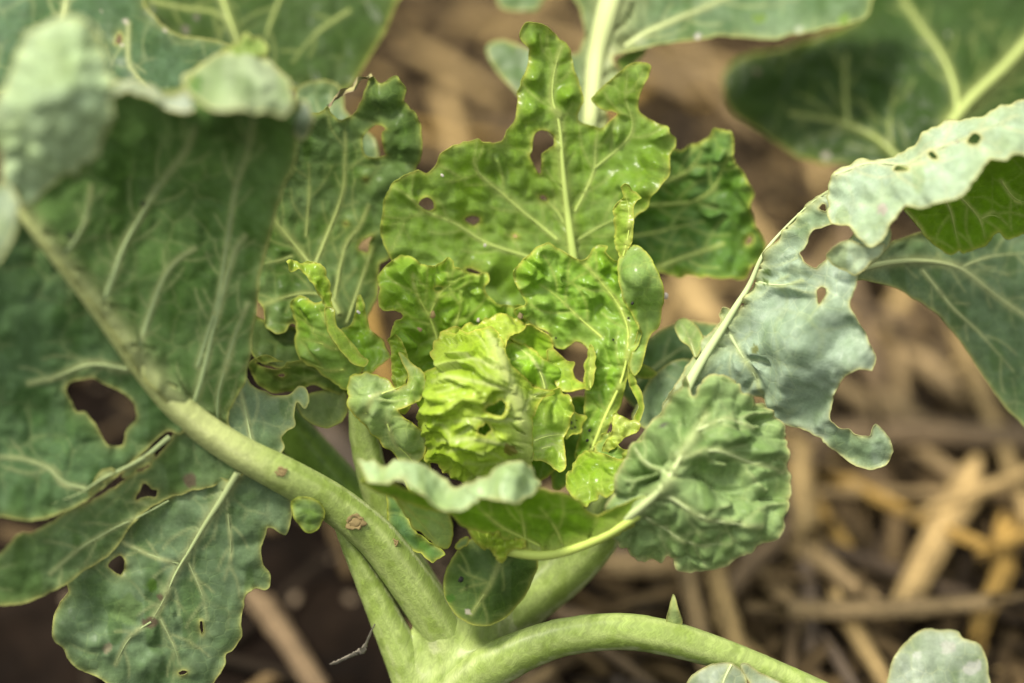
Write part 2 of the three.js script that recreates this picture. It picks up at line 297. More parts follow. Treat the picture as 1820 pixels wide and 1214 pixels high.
// ------------------------------------------------------------------ the cabbage plant: stems
const BROWN = [0.20, 0.13, 0.07], LESION = [0.50, 0.46, 0.36];
function stalkField(chains, res, box, pale = 0) { // smooth union of tapered limbs, meshed on a grid
  const [x0, x1, y0, y1, z0, z1] = box, mc = new MarchingCubes(res, new THREE.MeshBasicMaterial(), false, false, 600000), c = [(x0 + x1) / 2, (y0 + y1) / 2, (z0 + z1) / 2], h = Math.max(x1 - x0, y1 - y0, z1 - z0) / 2;
  const segs = []; chains.forEach((ch, n) => { const q = spline(ch, false, 18); let L = 0; for (let i = 0; i + 1 < q.length; i++) { segs.push([q[i], q[i + 1], n, L]); L += Math.hypot(q[i + 1][0] - q[i][0], q[i + 1][1] - q[i][1], q[i + 1][2] - q[i][2]); } });
  const along = (x, y, z) => { let best = 1e9, u = 0, v = 0; for (const [a, b, n, L] of segs) { const d = [b[0] - a[0], b[1] - a[1], b[2] - a[2]], l = Math.hypot(...d), t = clamp(((x - a[0]) * d[0] + (y - a[1]) * d[1] + (z - a[2]) * d[2]) / l / l), e = [x - a[0] - t * d[0], y - a[1] - t * d[1], z - a[2] - t * d[2]], D = Math.hypot(...e) - lerp(a[3], b[3], t); if (D < best) { best = D; const sx = -d[1] / Math.hypot(d[0], d[1]), sy = d[0] / Math.hypot(d[0], d[1]); u = Math.atan2(e[2], e[0] * sx + e[1] * sy) + n * 3; v = L + t * l; } } return [u, v]; };
  const dist = (x, y, z) => {
    const per = new Array(chains.length).fill(1e9);
    for (const [a, b, n] of segs) {
      const dx = b[0] - a[0], dy = b[1] - a[1], dz = b[2] - a[2], t = clamp(((x - a[0]) * dx + (y - a[1]) * dy + (z - a[2]) * dz) / (dx * dx + dy * dy + dz * dz));
      const d = Math.hypot(x - a[0] - t * dx, y - a[1] - t * dy, z - a[2] - t * dz) - lerp(a[3], b[3], t); if (d < per[n]) per[n] = d; }
    let best = per[0]; for (let i = 1; i < per.length; i++) { const K = 30, h = Math.max(K - Math.abs(best - per[i]), 0) / K; best = Math.min(best, per[i]) - h * h * K * 0.25; } // stalks flare into the stem
    return best;
  };
  mc.isolation = 0; const N = res;
  for (let z = 0; z < N; z++) for (let y = 0; y < N; y++) for (let x = 0; x < N; x++) {
    const X = c[0] + h * (2 * x / N - 1), Y = c[1] + h * (2 * y / N - 1), Z = c[2] + h * (2 * z / N - 1);
    mc.field[z * N * N + y * N + x] = (X < x0 - 10 || X > x1 + 10 || Y < y0 - 10 || Y > y1 + 10 || Z < z0 - 10 || Z > z1 + 10) ? -200 : -dist(X, Y, Z);
  }
  mc.update();
  const n = mc.count, pos = [], col = [], uv = [], off = [];
  for (let i = 0; i < n; i++) {
    let X = c[0] + h * mc.positionArray[i * 3], Y = c[1] + h * mc.positionArray[i * 3 + 1], Z = c[2] + h * mc.positionArray[i * 3 + 2];
    const [au, av] = along(X, Y, Z), str = noise(au * 3.2, av / 400, 80) * 0.6 + noise(au * 7, av / 260, 81) * 0.4; const m = clamp(0.5 + 0.15 * fbm(X / 70, (Y + Z) / 120, 77) + 0.5 * str), v = at(X, Y, Z); pos.push(v.x, v.y, v.z); off.push(str);
    let cc = mix3([0.235, 0.330, 0.062], [0.420, 0.505, 0.180], m); cc = mix3(cc, [0.56, 0.59, 0.34], 0.5 * ss(0.25, 0.6, noise(au * 2.3 + 4, av / 420, 78))); cc = mix3(cc, [0.22, 0.31, 0.05], 0.6 * ss(0.30, 0.65, noise(X / 17, Y / 17, 79)));
    if (pale) cc = mix3(cc, [0.60, 0.65, 0.27], 0.75 * ss(560, 360, X)); col.push(...cc); uv.push(v.x + v.z * 0.4, v.y + v.z * 0.3);
  }
  const g = new THREE.BufferGeometry(); g.setAttribute('position', new THREE.Float32BufferAttribute(pos, 3)); g.setAttribute('color', new THREE.Float32BufferAttribute(col, 3)); g.setAttribute('uv', new THREE.Float32BufferAttribute(uv, 2));
  const nrm = []; for (let i = 0; i < n; i += 1) { const e = 2, X = c[0] + h * mc.positionArray[i * 3], Y = c[1] + h * mc.positionArray[i * 3 + 1], Z = c[2] + h * mc.positionArray[i * 3 + 2]; const d0 = dist(X, Y, Z), w = new THREE.Vector3((dist(X + e, Y, Z) - d0), 0, 0).addScaledVector(UP, -(dist(X, Y + e, Z) - d0)).addScaledVector(FWD, dist(X, Y, Z + e) - d0).normalize(); nrm.push(w.x, w.y, w.z); }
  for (let i = 0; i < n; i++) for (let e = 0; e < 3; e++) pos[i * 3 + e] += nrm[i * 3 + e] * off[i] * 2.6 * UNIT;
  g.setAttribute('position', new THREE.Float32BufferAttribute(pos, 3)); g.setAttribute('normal', new THREE.Float32BufferAttribute(nrm, 3));
  // orientation: marching cubes lives in a mirrored space (y down)
  const ix = []; for (let i = 0; i < n; i += 3) { const a = new THREE.Vector3().fromArray(pos, i * 3), b = new THREE.Vector3().fromArray(pos, i * 3 + 3), d = new THREE.Vector3().fromArray(pos, i * 3 + 6), f = b.sub(a).cross(d.sub(a)); if (f.dot(new THREE.Vector3().fromArray(nrm, i * 3)) >= 0) ix.push(i, i + 1, i + 2); else ix.push(i, i + 2, i + 1); }
  g.setIndex(ix); g.deleteAttribute('normal');
  const w = mergeVertices(g, 1e-6), p = w.attributes.position, I = w.index.array, N2 = p.count; // relax the surface
  for (let it = 0; it < 8; it++) {
    const acc = new Float64Array(N2 * 3), cnt = new Uint16Array(N2);
    for (let i = 0; i < I.length; i += 3) for (let e = 0; e < 3; e++) { const a = I[i + e], b2 = I[i + (e + 1) % 3]; cnt[a]++; cnt[b2]++; for (let q = 0; q < 3; q++) { acc[a * 3 + q] += p.array[b2 * 3 + q]; acc[b2 * 3 + q] += p.array[a * 3 + q]; } }
    for (let i = 0; i < N2; i++) if (cnt[i]) for (let q = 0; q < 3; q++) p.array[i * 3 + q] = 0.4 * p.array[i * 3 + q] + 0.6 * acc[i * 3 + q] / cnt[i];
  }
  w.computeVertexNormals(); return w;
}
const downDir = [0, 77, 64]; // straight down in the world, in plant units
const below = (p, k, r) => [p[0], p[1] + downDir[1] * k, p[2] + downDir[2] * k, r];
const STEM = [800, 1190, 70];
const limbs = { // each leaf stalk runs from the stem into the midrib of its leaf
  main: [[[below(STEM, 6, 80), below(STEM, 3, 70), [806, 1205, 66, 66], [832, 1130, 66, 54], [856, 1060, 62, 38], [885, 950, 55, 34], [890, 850, 40, 46]], [[820, 1215, 62, 42], [790, 1130, 32, 41], [757, 1074, 12, 37]], [[850, 1160, 80, 42], [905, 1100, 83, 43], [945, 1062, 85, 40]], [[790, 1240, 10, 40], [860, 1193, -10, 43], [915, 1164, -22, 37]], [[770, 1300, 40, 42], [735, 1210, 33, 36], [712, 1155, 26, 30]]], 130, [640, 1000, 780, 1760, -20, 560], 0],
  left: [[[[850, 1300, 120, 46], [812, 1178, 48, 42], [780, 1110, 22, 41], [735, 1042, 0, 40], [668, 955, -30, 38], [590, 893, -62, 36], [500, 842, -105, 34], [430, 806, -126, 31], [360, 760, -149, 29], [305, 712, -175, 27], [248, 645, -214, 23], [178, 552, -265, 18.5], [105, 462, -315, 14.5], [50, 395, -352, 11.5], [15, 345, -364, 9.5]]], 180, [-10, 870, 320, 1240, -390, 100], 1],
  wing: [[[[770, 1300, 40, 44], [722, 1180, 30, 36], [668, 1062, 12, 27], [618, 968, -22, 15], [596, 930, -48, 8]]], 80, [560, 850, 900, 1350, -80, 110], 0],
  right: [[[[850, 1160, 80, 40], [930, 1075, 85, 46], [1000, 1015, 88, 48], [1060, 950, 78, 45], [1115, 860, 58, 33], [1150, 800, 40, 26], [1195, 735, 10, 17]]], 100, [780, 1220, 690, 1240, -30, 180], 0],
  low: [[[[770, 1260, 10, 38], [860, 1193, -10, 43], [930, 1157, -25, 39], [1000, 1133, -35, 36], [1100, 1122, -40, 35], [1190, 1135, -45, 34], [1290, 1165, -45, 30], [1400, 1208, -45, 27], [1520, 1260, -45, 25]]], 110, [700, 1560, 1060, 1330, -130, 90], 0],
  middle: [[[[800, 1110, 80, 26], [720, 985, 66, 28], [672, 880, 45, 29], [648, 780, 25, 28], [640, 705, 0, 22]]], 80, [590, 860, 660, 1180, -50, 140], 0],
};
{
  for (const [k, a] of Object.entries(limbs)) { const m = shadow(new THREE.Mesh(toPlant(stalkField(...a)), stalkMat)); m.name = k === 'main' ? 'stem' : numbered('leaf_stalk'); plant.add(m); }
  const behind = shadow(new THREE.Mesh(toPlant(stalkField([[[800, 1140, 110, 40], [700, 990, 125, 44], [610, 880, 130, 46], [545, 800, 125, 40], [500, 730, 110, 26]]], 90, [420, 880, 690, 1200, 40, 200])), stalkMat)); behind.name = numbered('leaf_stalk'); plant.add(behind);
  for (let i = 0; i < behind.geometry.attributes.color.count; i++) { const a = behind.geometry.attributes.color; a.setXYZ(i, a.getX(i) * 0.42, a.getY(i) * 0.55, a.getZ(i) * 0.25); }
  // brown healed scars on the left stalk
  for (const [x, y, z, r] of [[632, 928, -82, 13], [698, 965, -54, 8], [500, 838, -140, 8]]) {
    const a = new THREE.TorusGeometry(r * UNIT, r * 0.28 * UNIT, 8, 26), b = new THREE.SphereGeometry(r * 0.8 * UNIT, 18, 10); b.scale(1, 1, 0.35);
    const g = mergeGeometries([a, b]), p = g.attributes.position; for (let i = 0; i < p.count; i++) { const k = 1 + 0.35 * noise(p.getX(i) / UNIT / 4, p.getY(i) / UNIT / 4, 5); p.setXYZ(i, p.getX(i) * k, p.getY(i) * k * 0.85, p.getZ(i) * k); } g.computeVertexNormals();
    const m = shadow(new THREE.Mesh(g, new THREE.MeshStandardMaterial({ color: new THREE.Color().setRGB(0.17, 0.125, 0.045), roughness: 0.85 }))); m.name = numbered('scar'); m.position.copy(at(x, y, z)).sub(plant.position); m.lookAt(EYE); plant.add(m);
  }
}

// ------------------------------------------------------------------ far leaves
leaf('outer_leaf', 'blue', [{ o: [[-60, -40], [230, -40], [258, 10], [272, 28], [287, 42], [310, 57], [330, 62], [360, 66], [400, 80], [422, 96], [390, 130], [340, 180], [290, 200], [240, 190], [180, 180], [100, 160], [-60, 160]],
  z: [[-50, -30, 260], [230, -30, 200], [420, 95, 160], [280, 190, 60], [-50, 150, 130], [200, 60, 135]], tone: [0.6, 0.68, 0.68], holes: [[[205, 75], [208, 63], [213, 56], [218, 67], [215, 76]]], bl: 3.5, bc: 60, ruf: 3, jag: 1, spots: [[224, 38, 6, LESION], [293, 53, 4, LESION], [216, 79, 4, LESION], [180, 20, 2, LESION], [286, 8, 5, LESION]] }],
  [V(9, 7, [105, 80], [112, 30], [124, -30]), { ...V(4, 3, [228, 40], [228, 110], [250, 145], [270, 165]), flat: 1 }], { label: 'blue green waxy leaf at the back' });
leaf('outer_leaf', 'dark', [{ o: [[240, -50], [720, -50], [705, 5], [695, 30], [680, 62], [650, 112], [626, 152], [600, 162], [520, 160], [430, 130], [380, 100], [330, 70], [285, 50], [262, 20]],
  z: [[240, -40, 330], [710, -40, 380], [690, 30, 340], [620, 150, 260], [430, 130, 230], [300, 50, 250], [500, 40, 300]], bl: 5, bc: 55, ruf: 4, jag: 1, tone: [0.66, 0.7, 0.7], bloom: -0.06, spots: [[330, 50, 9, [0.16, 0.15, 0.11]], [350, 30, 6, [0.16, 0.15, 0.11]]] }],
  [V(10, 7, [385, -30], [405, 30], [422, 75], [440, 120]), V(3, 2, [500, -10], [475, 55], [460, 110]), V(3, 2, [620, 20], [560, 60], [520, 110]), V(4, 3, [270, 5], [330, 15], [380, 20], [402, 38])], { label: 'dark green leaf at the back' });
leaf('outer_leaf', 'blue', [{ o: [[525, 165], [545, 147], [575, 141], [600, 150], [611, 170], [612, 195], [640, 225], [665, 245], [672, 280], [640, 310], [560, 310], [520, 240]], z: [[525, 165, 170], [600, 150, 175], [665, 250, 150], [560, 300, 140]], bl: 4, ruf: 3, jag: 1 }], [V(3, 2, [560, 280], [585, 210], [590, 160])]);
// leaf above, with the broad white midrib
leaf('outer_leaf', 'blue', [
  { o: [[985, -50], [1010, -12], [1030, 14], [1040, 40], [1043, 62], [1036, 93], [1015, 98], [985, 92], [940, 87], [897, 72], [873, 76], [864, 90], [875, 115], [895, 141], [915, 163], [950, 200], [1000, 260], [1060, 330], [1078, 260], [1085, 180], [1105, 140], [1098, 106], [1115, 95], [1150, 86], [1200, 76], [1250, 71], [1290, 66], [1330, 68], [1382, 67], [1430, 58], [1480, 49], [1528, 39], [1545, 22], [1550, 0], [1548, -50]],
    z: [[990, -40, 330], [1100, -30, 250], [1075, 100, 225], [1060, 320, 130], [870, 85, 300], [915, 160, 260], [1100, 105, 195], [1290, 66, 225], [1530, 38, 240], [1540, -40, 330], [1300, -30, 320]], bl: 3, bc: 60, ruf: 3, jag: 0.8, bloom: 0.1, spots: [[1240, 66, 6, [0.62, 0.58, 0.52]], [1350, 35, 13, [0.17, 0.27, 0.05]], [1295, 50, 12, [0.13, 0.22, 0.09]], [1500, 36, 12, [0.17, 0.27, 0.05]], [1440, 5, 12, [0.13, 0.22, 0.09]], [1420, 50, 9, [0.40, 0.46, 0.30]]] },
  { o: [[1094, 107], [1108, 96], [1128, 87], [1148, 86], [1142, 100], [1120, 118], [1106, 128]], z: [[1094, 107, 200], [1148, 86, 215], [1106, 128, 205]], bl: 1, ruf: 1, jag: 0.5, tone: [0.9, 1.1, 0.3] }],
  [V(30, 56, [1052, 260], [1062, 190], [1075, 110], [1090, 50], [1106, -40]), V(11, 5, [1110, 82], [1150, 58], [1190, 40], [1240, 20], [1310, -12])], { label: 'grey green leaf with a broad whitish midrib' });
leaf('outer_leaf', 'blue', [{ o: [[885, -50], [884, 4], [900, 18], [930, 20], [957, 16], [975, -50]], z: [[885, 0, 350], [930, 20, 340], [960, -40, 360], [890, -40, 360]], bl: 2, ruf: 2, jag: 0.5, bloom: -0.2 }]);
// dark leaf upper right
leaf('outer_leaf', 'dark', [{ o: [[1284, 142], [1290, 124], [1310, 104], [1340, 94], [1380, 86], [1420, 75], [1480, 56], [1530, 30], [1545, -50], [1900, -50], [1900, 260], [1820, 330], [1700, 340], [1560, 320], [1500, 291], [1462, 289], [1420, 280], [1398, 264], [1370, 245], [1338, 224], [1308, 205], [1290, 180]],
  z: [[1284, 145, 470], [1420, 75, 470], [1340, 225, 420], [1460, 288, 385], [1560, 320, 340], [1540, -40, 560], [1890, -40, 560], [1890, 250, 380], [1690, 210, 330], [1500, 150, 430], [1650, 80, 430]], bl: 6, bc: 60, ruf: 5, jag: 1.2, bloom: -0.08, tone: [0.58, 0.66, 0.62], spots: [[1468, 276, 9, LESION], [1345, 126, 7, [0.28, 0.24, 0.16]], [1685, 60, 4, LESION]] }],
  [V(24, 19, [1690, 225], [1725, 180], [1770, 140], [1835, 70], [1890, 20]), V(12, 9, [1700, 215], [1700, 170], [1680, 110], [1645, 60], [1605, 0]), V(10, 4, [1640, 320], [1590, 275], [1560, 246], [1510, 222], [1460, 211], [1405, 203]), V(5, 3, [1507, 220], [1502, 150], [1504, 100]), V(3, 2, [1585, 260], [1582, 215], [1592, 160])], { label: 'dark green leaf with pale branching veins' });

// ------------------------------------------------------------------ leaves behind the heart
leaf('inner_leaf', 'mid', [{ o: [[1198, 262], [1215, 264], [1231, 262], [1250, 252], [1260, 246], [1264, 235], [1268, 231], [1285, 233], [1298, 231], [1304, 243], [1306, 275], [1309, 286], [1316, 295], [1323, 306], [1331, 319], [1339, 333], [1340, 345], [1335, 358], [1338, 381], [1341, 400], [1350, 410], [1357, 425], [1362, 437], [1355, 452], [1347, 466], [1335, 480], [1325, 493], [1300, 495], [1270, 494], [1250, 492], [1235, 487], [1220, 486], [1205, 490], [1190, 488], [1150, 490], [1080, 500], [1050, 430], [1080, 340], [1150, 280]],
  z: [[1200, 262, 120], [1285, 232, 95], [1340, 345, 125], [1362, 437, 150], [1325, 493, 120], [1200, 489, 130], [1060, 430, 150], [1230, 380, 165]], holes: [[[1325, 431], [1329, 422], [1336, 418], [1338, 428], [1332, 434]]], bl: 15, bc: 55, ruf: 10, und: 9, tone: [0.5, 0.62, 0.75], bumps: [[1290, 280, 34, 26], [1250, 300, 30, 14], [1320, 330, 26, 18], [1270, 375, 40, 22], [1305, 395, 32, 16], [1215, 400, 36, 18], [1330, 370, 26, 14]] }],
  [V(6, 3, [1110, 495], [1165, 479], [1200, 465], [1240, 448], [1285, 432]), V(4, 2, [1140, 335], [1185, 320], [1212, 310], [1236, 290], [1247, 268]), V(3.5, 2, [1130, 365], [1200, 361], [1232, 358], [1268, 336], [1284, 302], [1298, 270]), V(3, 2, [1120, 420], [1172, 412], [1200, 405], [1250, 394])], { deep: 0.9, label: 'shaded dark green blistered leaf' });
leaf('inner_leaf', 'dark', [{ o: [[550, 200], [562, 201], [575, 196], [584, 188], [584, 197], [591, 206], [599, 212], [609, 211], [620, 208], [630, 202], [637, 190], [643, 171], [652, 152], [660, 134], [668, 141], [680, 146], [692, 141], [706, 135], [715, 148], [722, 160], [718, 180], [730, 194], [742, 205], [747, 221], [748, 236], [751, 252], [751, 267], [747, 285], [740, 298], [738, 320], [735, 380], [715, 430], [690, 460], [675, 470], [672, 500], [668, 530], [655, 560], [645, 600], [610, 640], [560, 620], [520, 575], [505, 590], [488, 594], [476, 580], [470, 550], [450, 520], [440, 470], [452, 380], [472, 310], [500, 260], [525, 225]],
  z: [[550, 200, 10], [620, 208, 40], [665, 140, 10], [715, 150, 0], [751, 260, 40], [720, 420, 90], [600, 620, 60], [600, 540, 75], [480, 590, 25], [445, 470, 40], [480, 300, 30], [590, 350, 75], [660, 330, 70]],
  holes: [[[645, 245], [652, 233], [665, 223], [680, 221], [688, 224], [680, 232], [681, 250], [683, 270], [686, 276], [672, 280], [658, 279], [649, 274], [645, 260]], [[647, 317], [650, 314], [653, 317], [650, 321]], [[636, 441], [645, 427], [662, 418], [656, 430], [654, 448], [643, 445]], [[612, 397], [616, 395], [618, 399], [614, 401]]],
  bl: 7, bc: 48, ruf: 5, und: 10, bloom: 0.10, bumps: [[680, 165, 36, 22], [700, 235, 44, 20], [728, 250, 30, 18], [600, 240, 22, 6], [520, 560, 30, 10]], tone: [1.25, 1.3, 1.3] }],
  [V(11, 8, [600, 560], [565, 490], [540, 455], [505, 412], [478, 380]), V(6, 3, [560, 470], [583, 415], [603, 365], [612, 325], [613, 235]), V(3, 2, [545, 420], [550, 330], [548, 290]), V(5, 3, [592, 540], [612, 440], [640, 400], [655, 365]), V(5, 3, [615, 575], [640, 505], [662, 440]), V(4, 3, [590, 530], [545, 520], [500, 530], [460, 545]), V(3, 2, [520, 455], [490, 465], [450, 470])], { label: 'dark leaf with a torn top and a large hole' });
leaf('inner_leaf', 'mid', [{ o: [[932, 42], [945, 40], [962, 43], [975, 48], [985, 60], [994, 72], [1005, 78], [1013, 88], [1017, 106], [1021, 126], [1028, 146], [1034, 166], [1037, 181], [1032, 191], [1028, 203], [1029, 218], [1040, 223], [1054, 225], [1065, 228], [1085, 215], [1098, 203], [1088, 199], [1075, 197], [1058, 187], [1050, 177], [1056, 168], [1076, 150], [1108, 121], [1120, 113], [1145, 112], [1158, 117], [1150, 140], [1140, 161], [1133, 181], [1136, 196], [1146, 207], [1166, 217], [1190, 225], [1192, 233], [1201, 246], [1199, 262], [1190, 276], [1191, 300], [1187, 318], [1175, 335], [1164, 346], [1155, 358], [1148, 371], [1130, 386], [1120, 420], [1105, 470], [1090, 520], [1060, 570], [1000, 590], [900, 580], [800, 550], [725, 505], [700, 468], [690, 452], [682, 430], [678, 402], [680, 386], [685, 355], [693, 334], [705, 320], [716, 312], [735, 307], [742, 302], [757, 308], [768, 302], [775, 293], [780, 275], [795, 262], [830, 252], [850, 246], [856, 252], [872, 249], [874, 254], [890, 252], [897, 245], [900, 233], [910, 220], [917, 200], [921, 175], [925, 150], [932, 130], [942, 105], [940, 88], [928, 72], [925, 60]],
  z: [[940, 45, -10], [975, 120, 20], [1030, 190, 30], [990, 280, 45], [1010, 420, 85], [1000, 580, 80], [800, 540, 60], [682, 400, 5], [735, 310, 0], [850, 250, 5], [850, 370, 60], [1060, 228, 45], [1150, 115, 15], [1198, 250, 40], [1160, 350, 25], [1090, 300, 65], [1090, 470, 85]],
  holes: [[[743, 362], [758, 350], [768, 357], [772, 372], [763, 376], [751, 370]], [[828, 391], [839, 384], [852, 388], [852, 396], [844, 403], [834, 398]], [[946, 266], [948, 246], [957, 231], [972, 231], [985, 243], [983, 258], [971, 268], [963, 272], [962, 290], [961, 310], [953, 302], [945, 285], [941, 274]], [[959, 348], [965, 346], [972, 352], [971, 358], [963, 355]], [[911, 418], [917, 417], [921, 421], [915, 423]], [[824, 478], [838, 477], [853, 486], [840, 487]]],
  bl: 6, bc: 52, cr: 2, ruf: 7, und: 8, jag: 1.8, bumps: [[950, 75, 26, 10], [945, 140, 30, 12], [940, 190, 34, 12], [1010, 170, 26, 14], [885, 300, 40, -16], [1120, 200, 30, -8], [1085, 240, 34, 16], [1178, 240, 28, 14], [1170, 300, 30, 12], [870, 470, 44, 18], [800, 480, 40, 10], [1120, 330, 40, 12], [730, 350, 40, -8], [960, 470, 40, 8], [1150, 338, 18, 9]] }],
  [V(17, 4, [1022, 480], [1013, 405], [1005, 350], [998, 290], [994, 208], [981, 190], [979, 168], [988, 110], [998, 84]), V(5, 2, [990, 425], [925, 372], [870, 325], [850, 308], [842, 283], [848, 252]), V(5, 2, [960, 462], [885, 440], [850, 424], [808, 396], [755, 375], [722, 345], [702, 334]), V(5, 2, [1022, 375], [1045, 330], [1057, 298], [1059, 255], [1062, 232]), V(3, 2, [1057, 298], [1095, 268], [1122, 240], [1126, 213], [1112, 180], [1115, 130]), V(3.5, 2, [1002, 395], [990, 372], [966, 354]), V(3, 2, [1020, 430], [1070, 400], [1130, 375]), V(2, 1.5, [755, 375], [720, 390], [695, 402]), V(2, 1.5, [850, 308], [810, 320], [790, 320]), V(2, 1, [990, 120], [965, 90], [960, 62])], { label: 'tall upright bright green leaf with a long ragged tip', mat: heartMat });
// dry brown strip along the torn edge
{
  const q = spline([[583, 190, 2, 5], [598, 172, -4, 8], [612, 162, -10, 12], [628, 157, -12, 10], [638, 142, -6, 9], [650, 139, 0, 7], [661, 133, 4, 4]], false, 3), pos = [], col = [], ix = [];
  q.forEach(([x, y, z, w], i) => { for (let k = 0; k < 4; k++) { const a = (k / 3 - 0.5) * w + 2 * noise(i / 3, k, 3), v = at(x + a * 0.5 + 1.5 * noise(i / 2.5, k, 1), y + a + 2 * noise(i / 4, k, 2), z + 5 * Math.sin(k * 1.4 + i * 0.4) ); pos.push(v.x, v.y, v.z); col.push(...mix3([0.14, 0.105, 0.06], [0.24, 0.23, 0.08], clamp(0.5 + 0.8 * noise(i / 6, k, 9)))); } });
  for (let i = 0; i + 1 < q.length; i++) for (let k = 0; k < 3; k++) { const a = i * 4 + k; ix.push(a, a + 4, a + 1, a + 1, a + 4, a + 5); }
  const g = new THREE.BufferGeometry(); g.setAttribute('position', new THREE.Float32BufferAttribute(pos, 3)); g.setAttribute('color', new THREE.Float32BufferAttribute(col, 3)); g.setIndex(ix); g.computeVertexNormals();
  const m = shadow(new THREE.Mesh(toPlant(g), new THREE.MeshStandardMaterial({ vertexColors: true, roughness: 0.9, side: THREE.DoubleSide }))); m.name = 'dried_leaf_edge'; plant.add(m);
}
// grey leaf behind the right stalk, dark lower left pieces
leaf('outer_leaf', 'blue', [{ o: [[1100, 690], [1120, 640], [1150, 605], [1180, 583], [1220, 571], [1255, 574], [1292, 585], [1280, 640], [1250, 690], [1200, 720], [1140, 730]], z: [[1100, 690, 90], [1180, 583, 110], [1290, 585, 120], [1240, 690, 90]], bl: 4, ruf: 3, jag: 1, tone: [0.8, 0.9, 0.7] }], [V(3, 2, [1120, 690], [1180, 640], [1240, 600])]);
leaf('outer_leaf', 'blue', [{ o: [[1125, 745], [1140, 705], [1155, 675], [1176, 654], [1196, 641], [1220, 637], [1245, 645], [1260, 690], [1235, 750], [1180, 775]], z: [[1130, 745, 40], [1196, 641, 55], [1255, 660, 50], [1220, 750, 30]], bl: 2, ruf: 2, jag: 1, spots: [[1215, 648, 9, [0.12, 0.22, 0.08]], [1190, 652, 7, [0.12, 0.22, 0.08]]] }], []);
leaf('outer_leaf', 'dark', [{ o: [[441, 648], [455, 640], [470, 632], [505, 642], [540, 640], [580, 650], [618, 660], [625, 700], [600, 700], [560, 684], [530, 692], [500, 699], [480, 697], [462, 686], [450, 670]], z: [[441, 648, 10], [480, 697, 30], [540, 640, 20], [620, 690, 40]], holes: [[[455, 645], [470, 646], [490, 642], [508, 643], [505, 649], [485, 655], [462, 652]], [[492, 665], [502, 661], [507, 666], [500, 670]]], bl: 6, ruf: 8, tone: [1.2, 1.25, 0.7] },
  { o: [[527, 716], [545, 703], [565, 696], [595, 690], [614, 700], [619, 728], [606, 748], [582, 760], [556, 754], [535, 738]], z: [[527, 716, 30], [619, 728, 30], [580, 760, 10], [580, 692, 40]], bl: 4, ruf: 3, jag: 1, bloom: 0.15, tone: [1.4, 1.3, 1.3] },
  { o: [[440, 560], [470, 570], [520, 580], [560, 600], [560, 650], [500, 655], [455, 640], [440, 620]], z: [[440, 560, 40], [560, 600, 60], [500, 650, 20], [445, 620, 25]], bl: 5, ruf: 3 }], [V(2.5, 2, [610, 660], [560, 670], [500, 688])], { label: 'dark curled leaf with a ragged slit' });

// ------------------------------------------------------------------ leaves round the heart
const HM = { mat: heartMat };
leaf('heart_leaf', 'lime', [
  { o: [[516, 536], [530, 526], [546, 531], [560, 541], [578, 535], [585, 560], [591, 580], [602, 610], [630, 640], [652, 640], [640, 668], [626, 694], [600, 682], [570, 661], [546, 640], [529, 611], [525, 585], [518, 560]], z: [[516, 536, 10], [578, 535, -15], [600, 610, -30], [650, 645, -20], [620, 690, 10], [530, 600, 30], [560, 590, -5]], bl: 9, bc: 40, ruf: 7, step: 2.8, bloom: 0.2, tone: [0.8, 0.9, 1.2], bumps: [[545, 555, 26, 10], [560, 625, 32, 14]] },
  { o: [[508, 465], [520, 463], [534, 466], [546, 463], [566, 470], [580, 490], [587, 512], [592, 536], [592, 549], [584, 550], [575, 532], [560, 511], [545, 490], [530, 479], [515, 481]], z: [[508, 465, -40], [546, 463, -30], [592, 545, -25], [560, 500, -48]], bl: 6, bc: 24, ruf: 6, step: 2.5 },
  { o: [[606, 588], [618, 580], [627, 570], [633, 545], [635, 529], [642, 525], [648, 540], [650, 562], [657, 586], [669, 596], [681, 606], [688, 625], [691, 637], [682, 645], [662, 660], [640, 655], [615, 625]], z: [[606, 588, 15], [640, 527, 5], [690, 635, 10], [640, 655, -10], [645, 600, 20]], bl: 6, bc: 28, ruf: 7, step: 2.5, tone: [0.8, 0.9, 1] },
  { o: [[578, 548], [592, 548], [600, 580], [618, 600], [640, 630], [655, 640], [648, 652], [625, 645], [600, 620], [584, 590]], z: [[585, 548, -35], [655, 645, -40], [600, 610, -48]], bl: 3, ruf: 4, step: 2.5, jag: 1 }],
  [V(4, 2, [640, 650], [604, 610], [585, 575], [570, 550]), V(3, 2, [600, 618], [565, 605], [540, 602]), V(3, 2, [612, 655], [575, 655], [550, 640])], { ...HM, label: 'folded yellow green young leaf with a curled tip' });
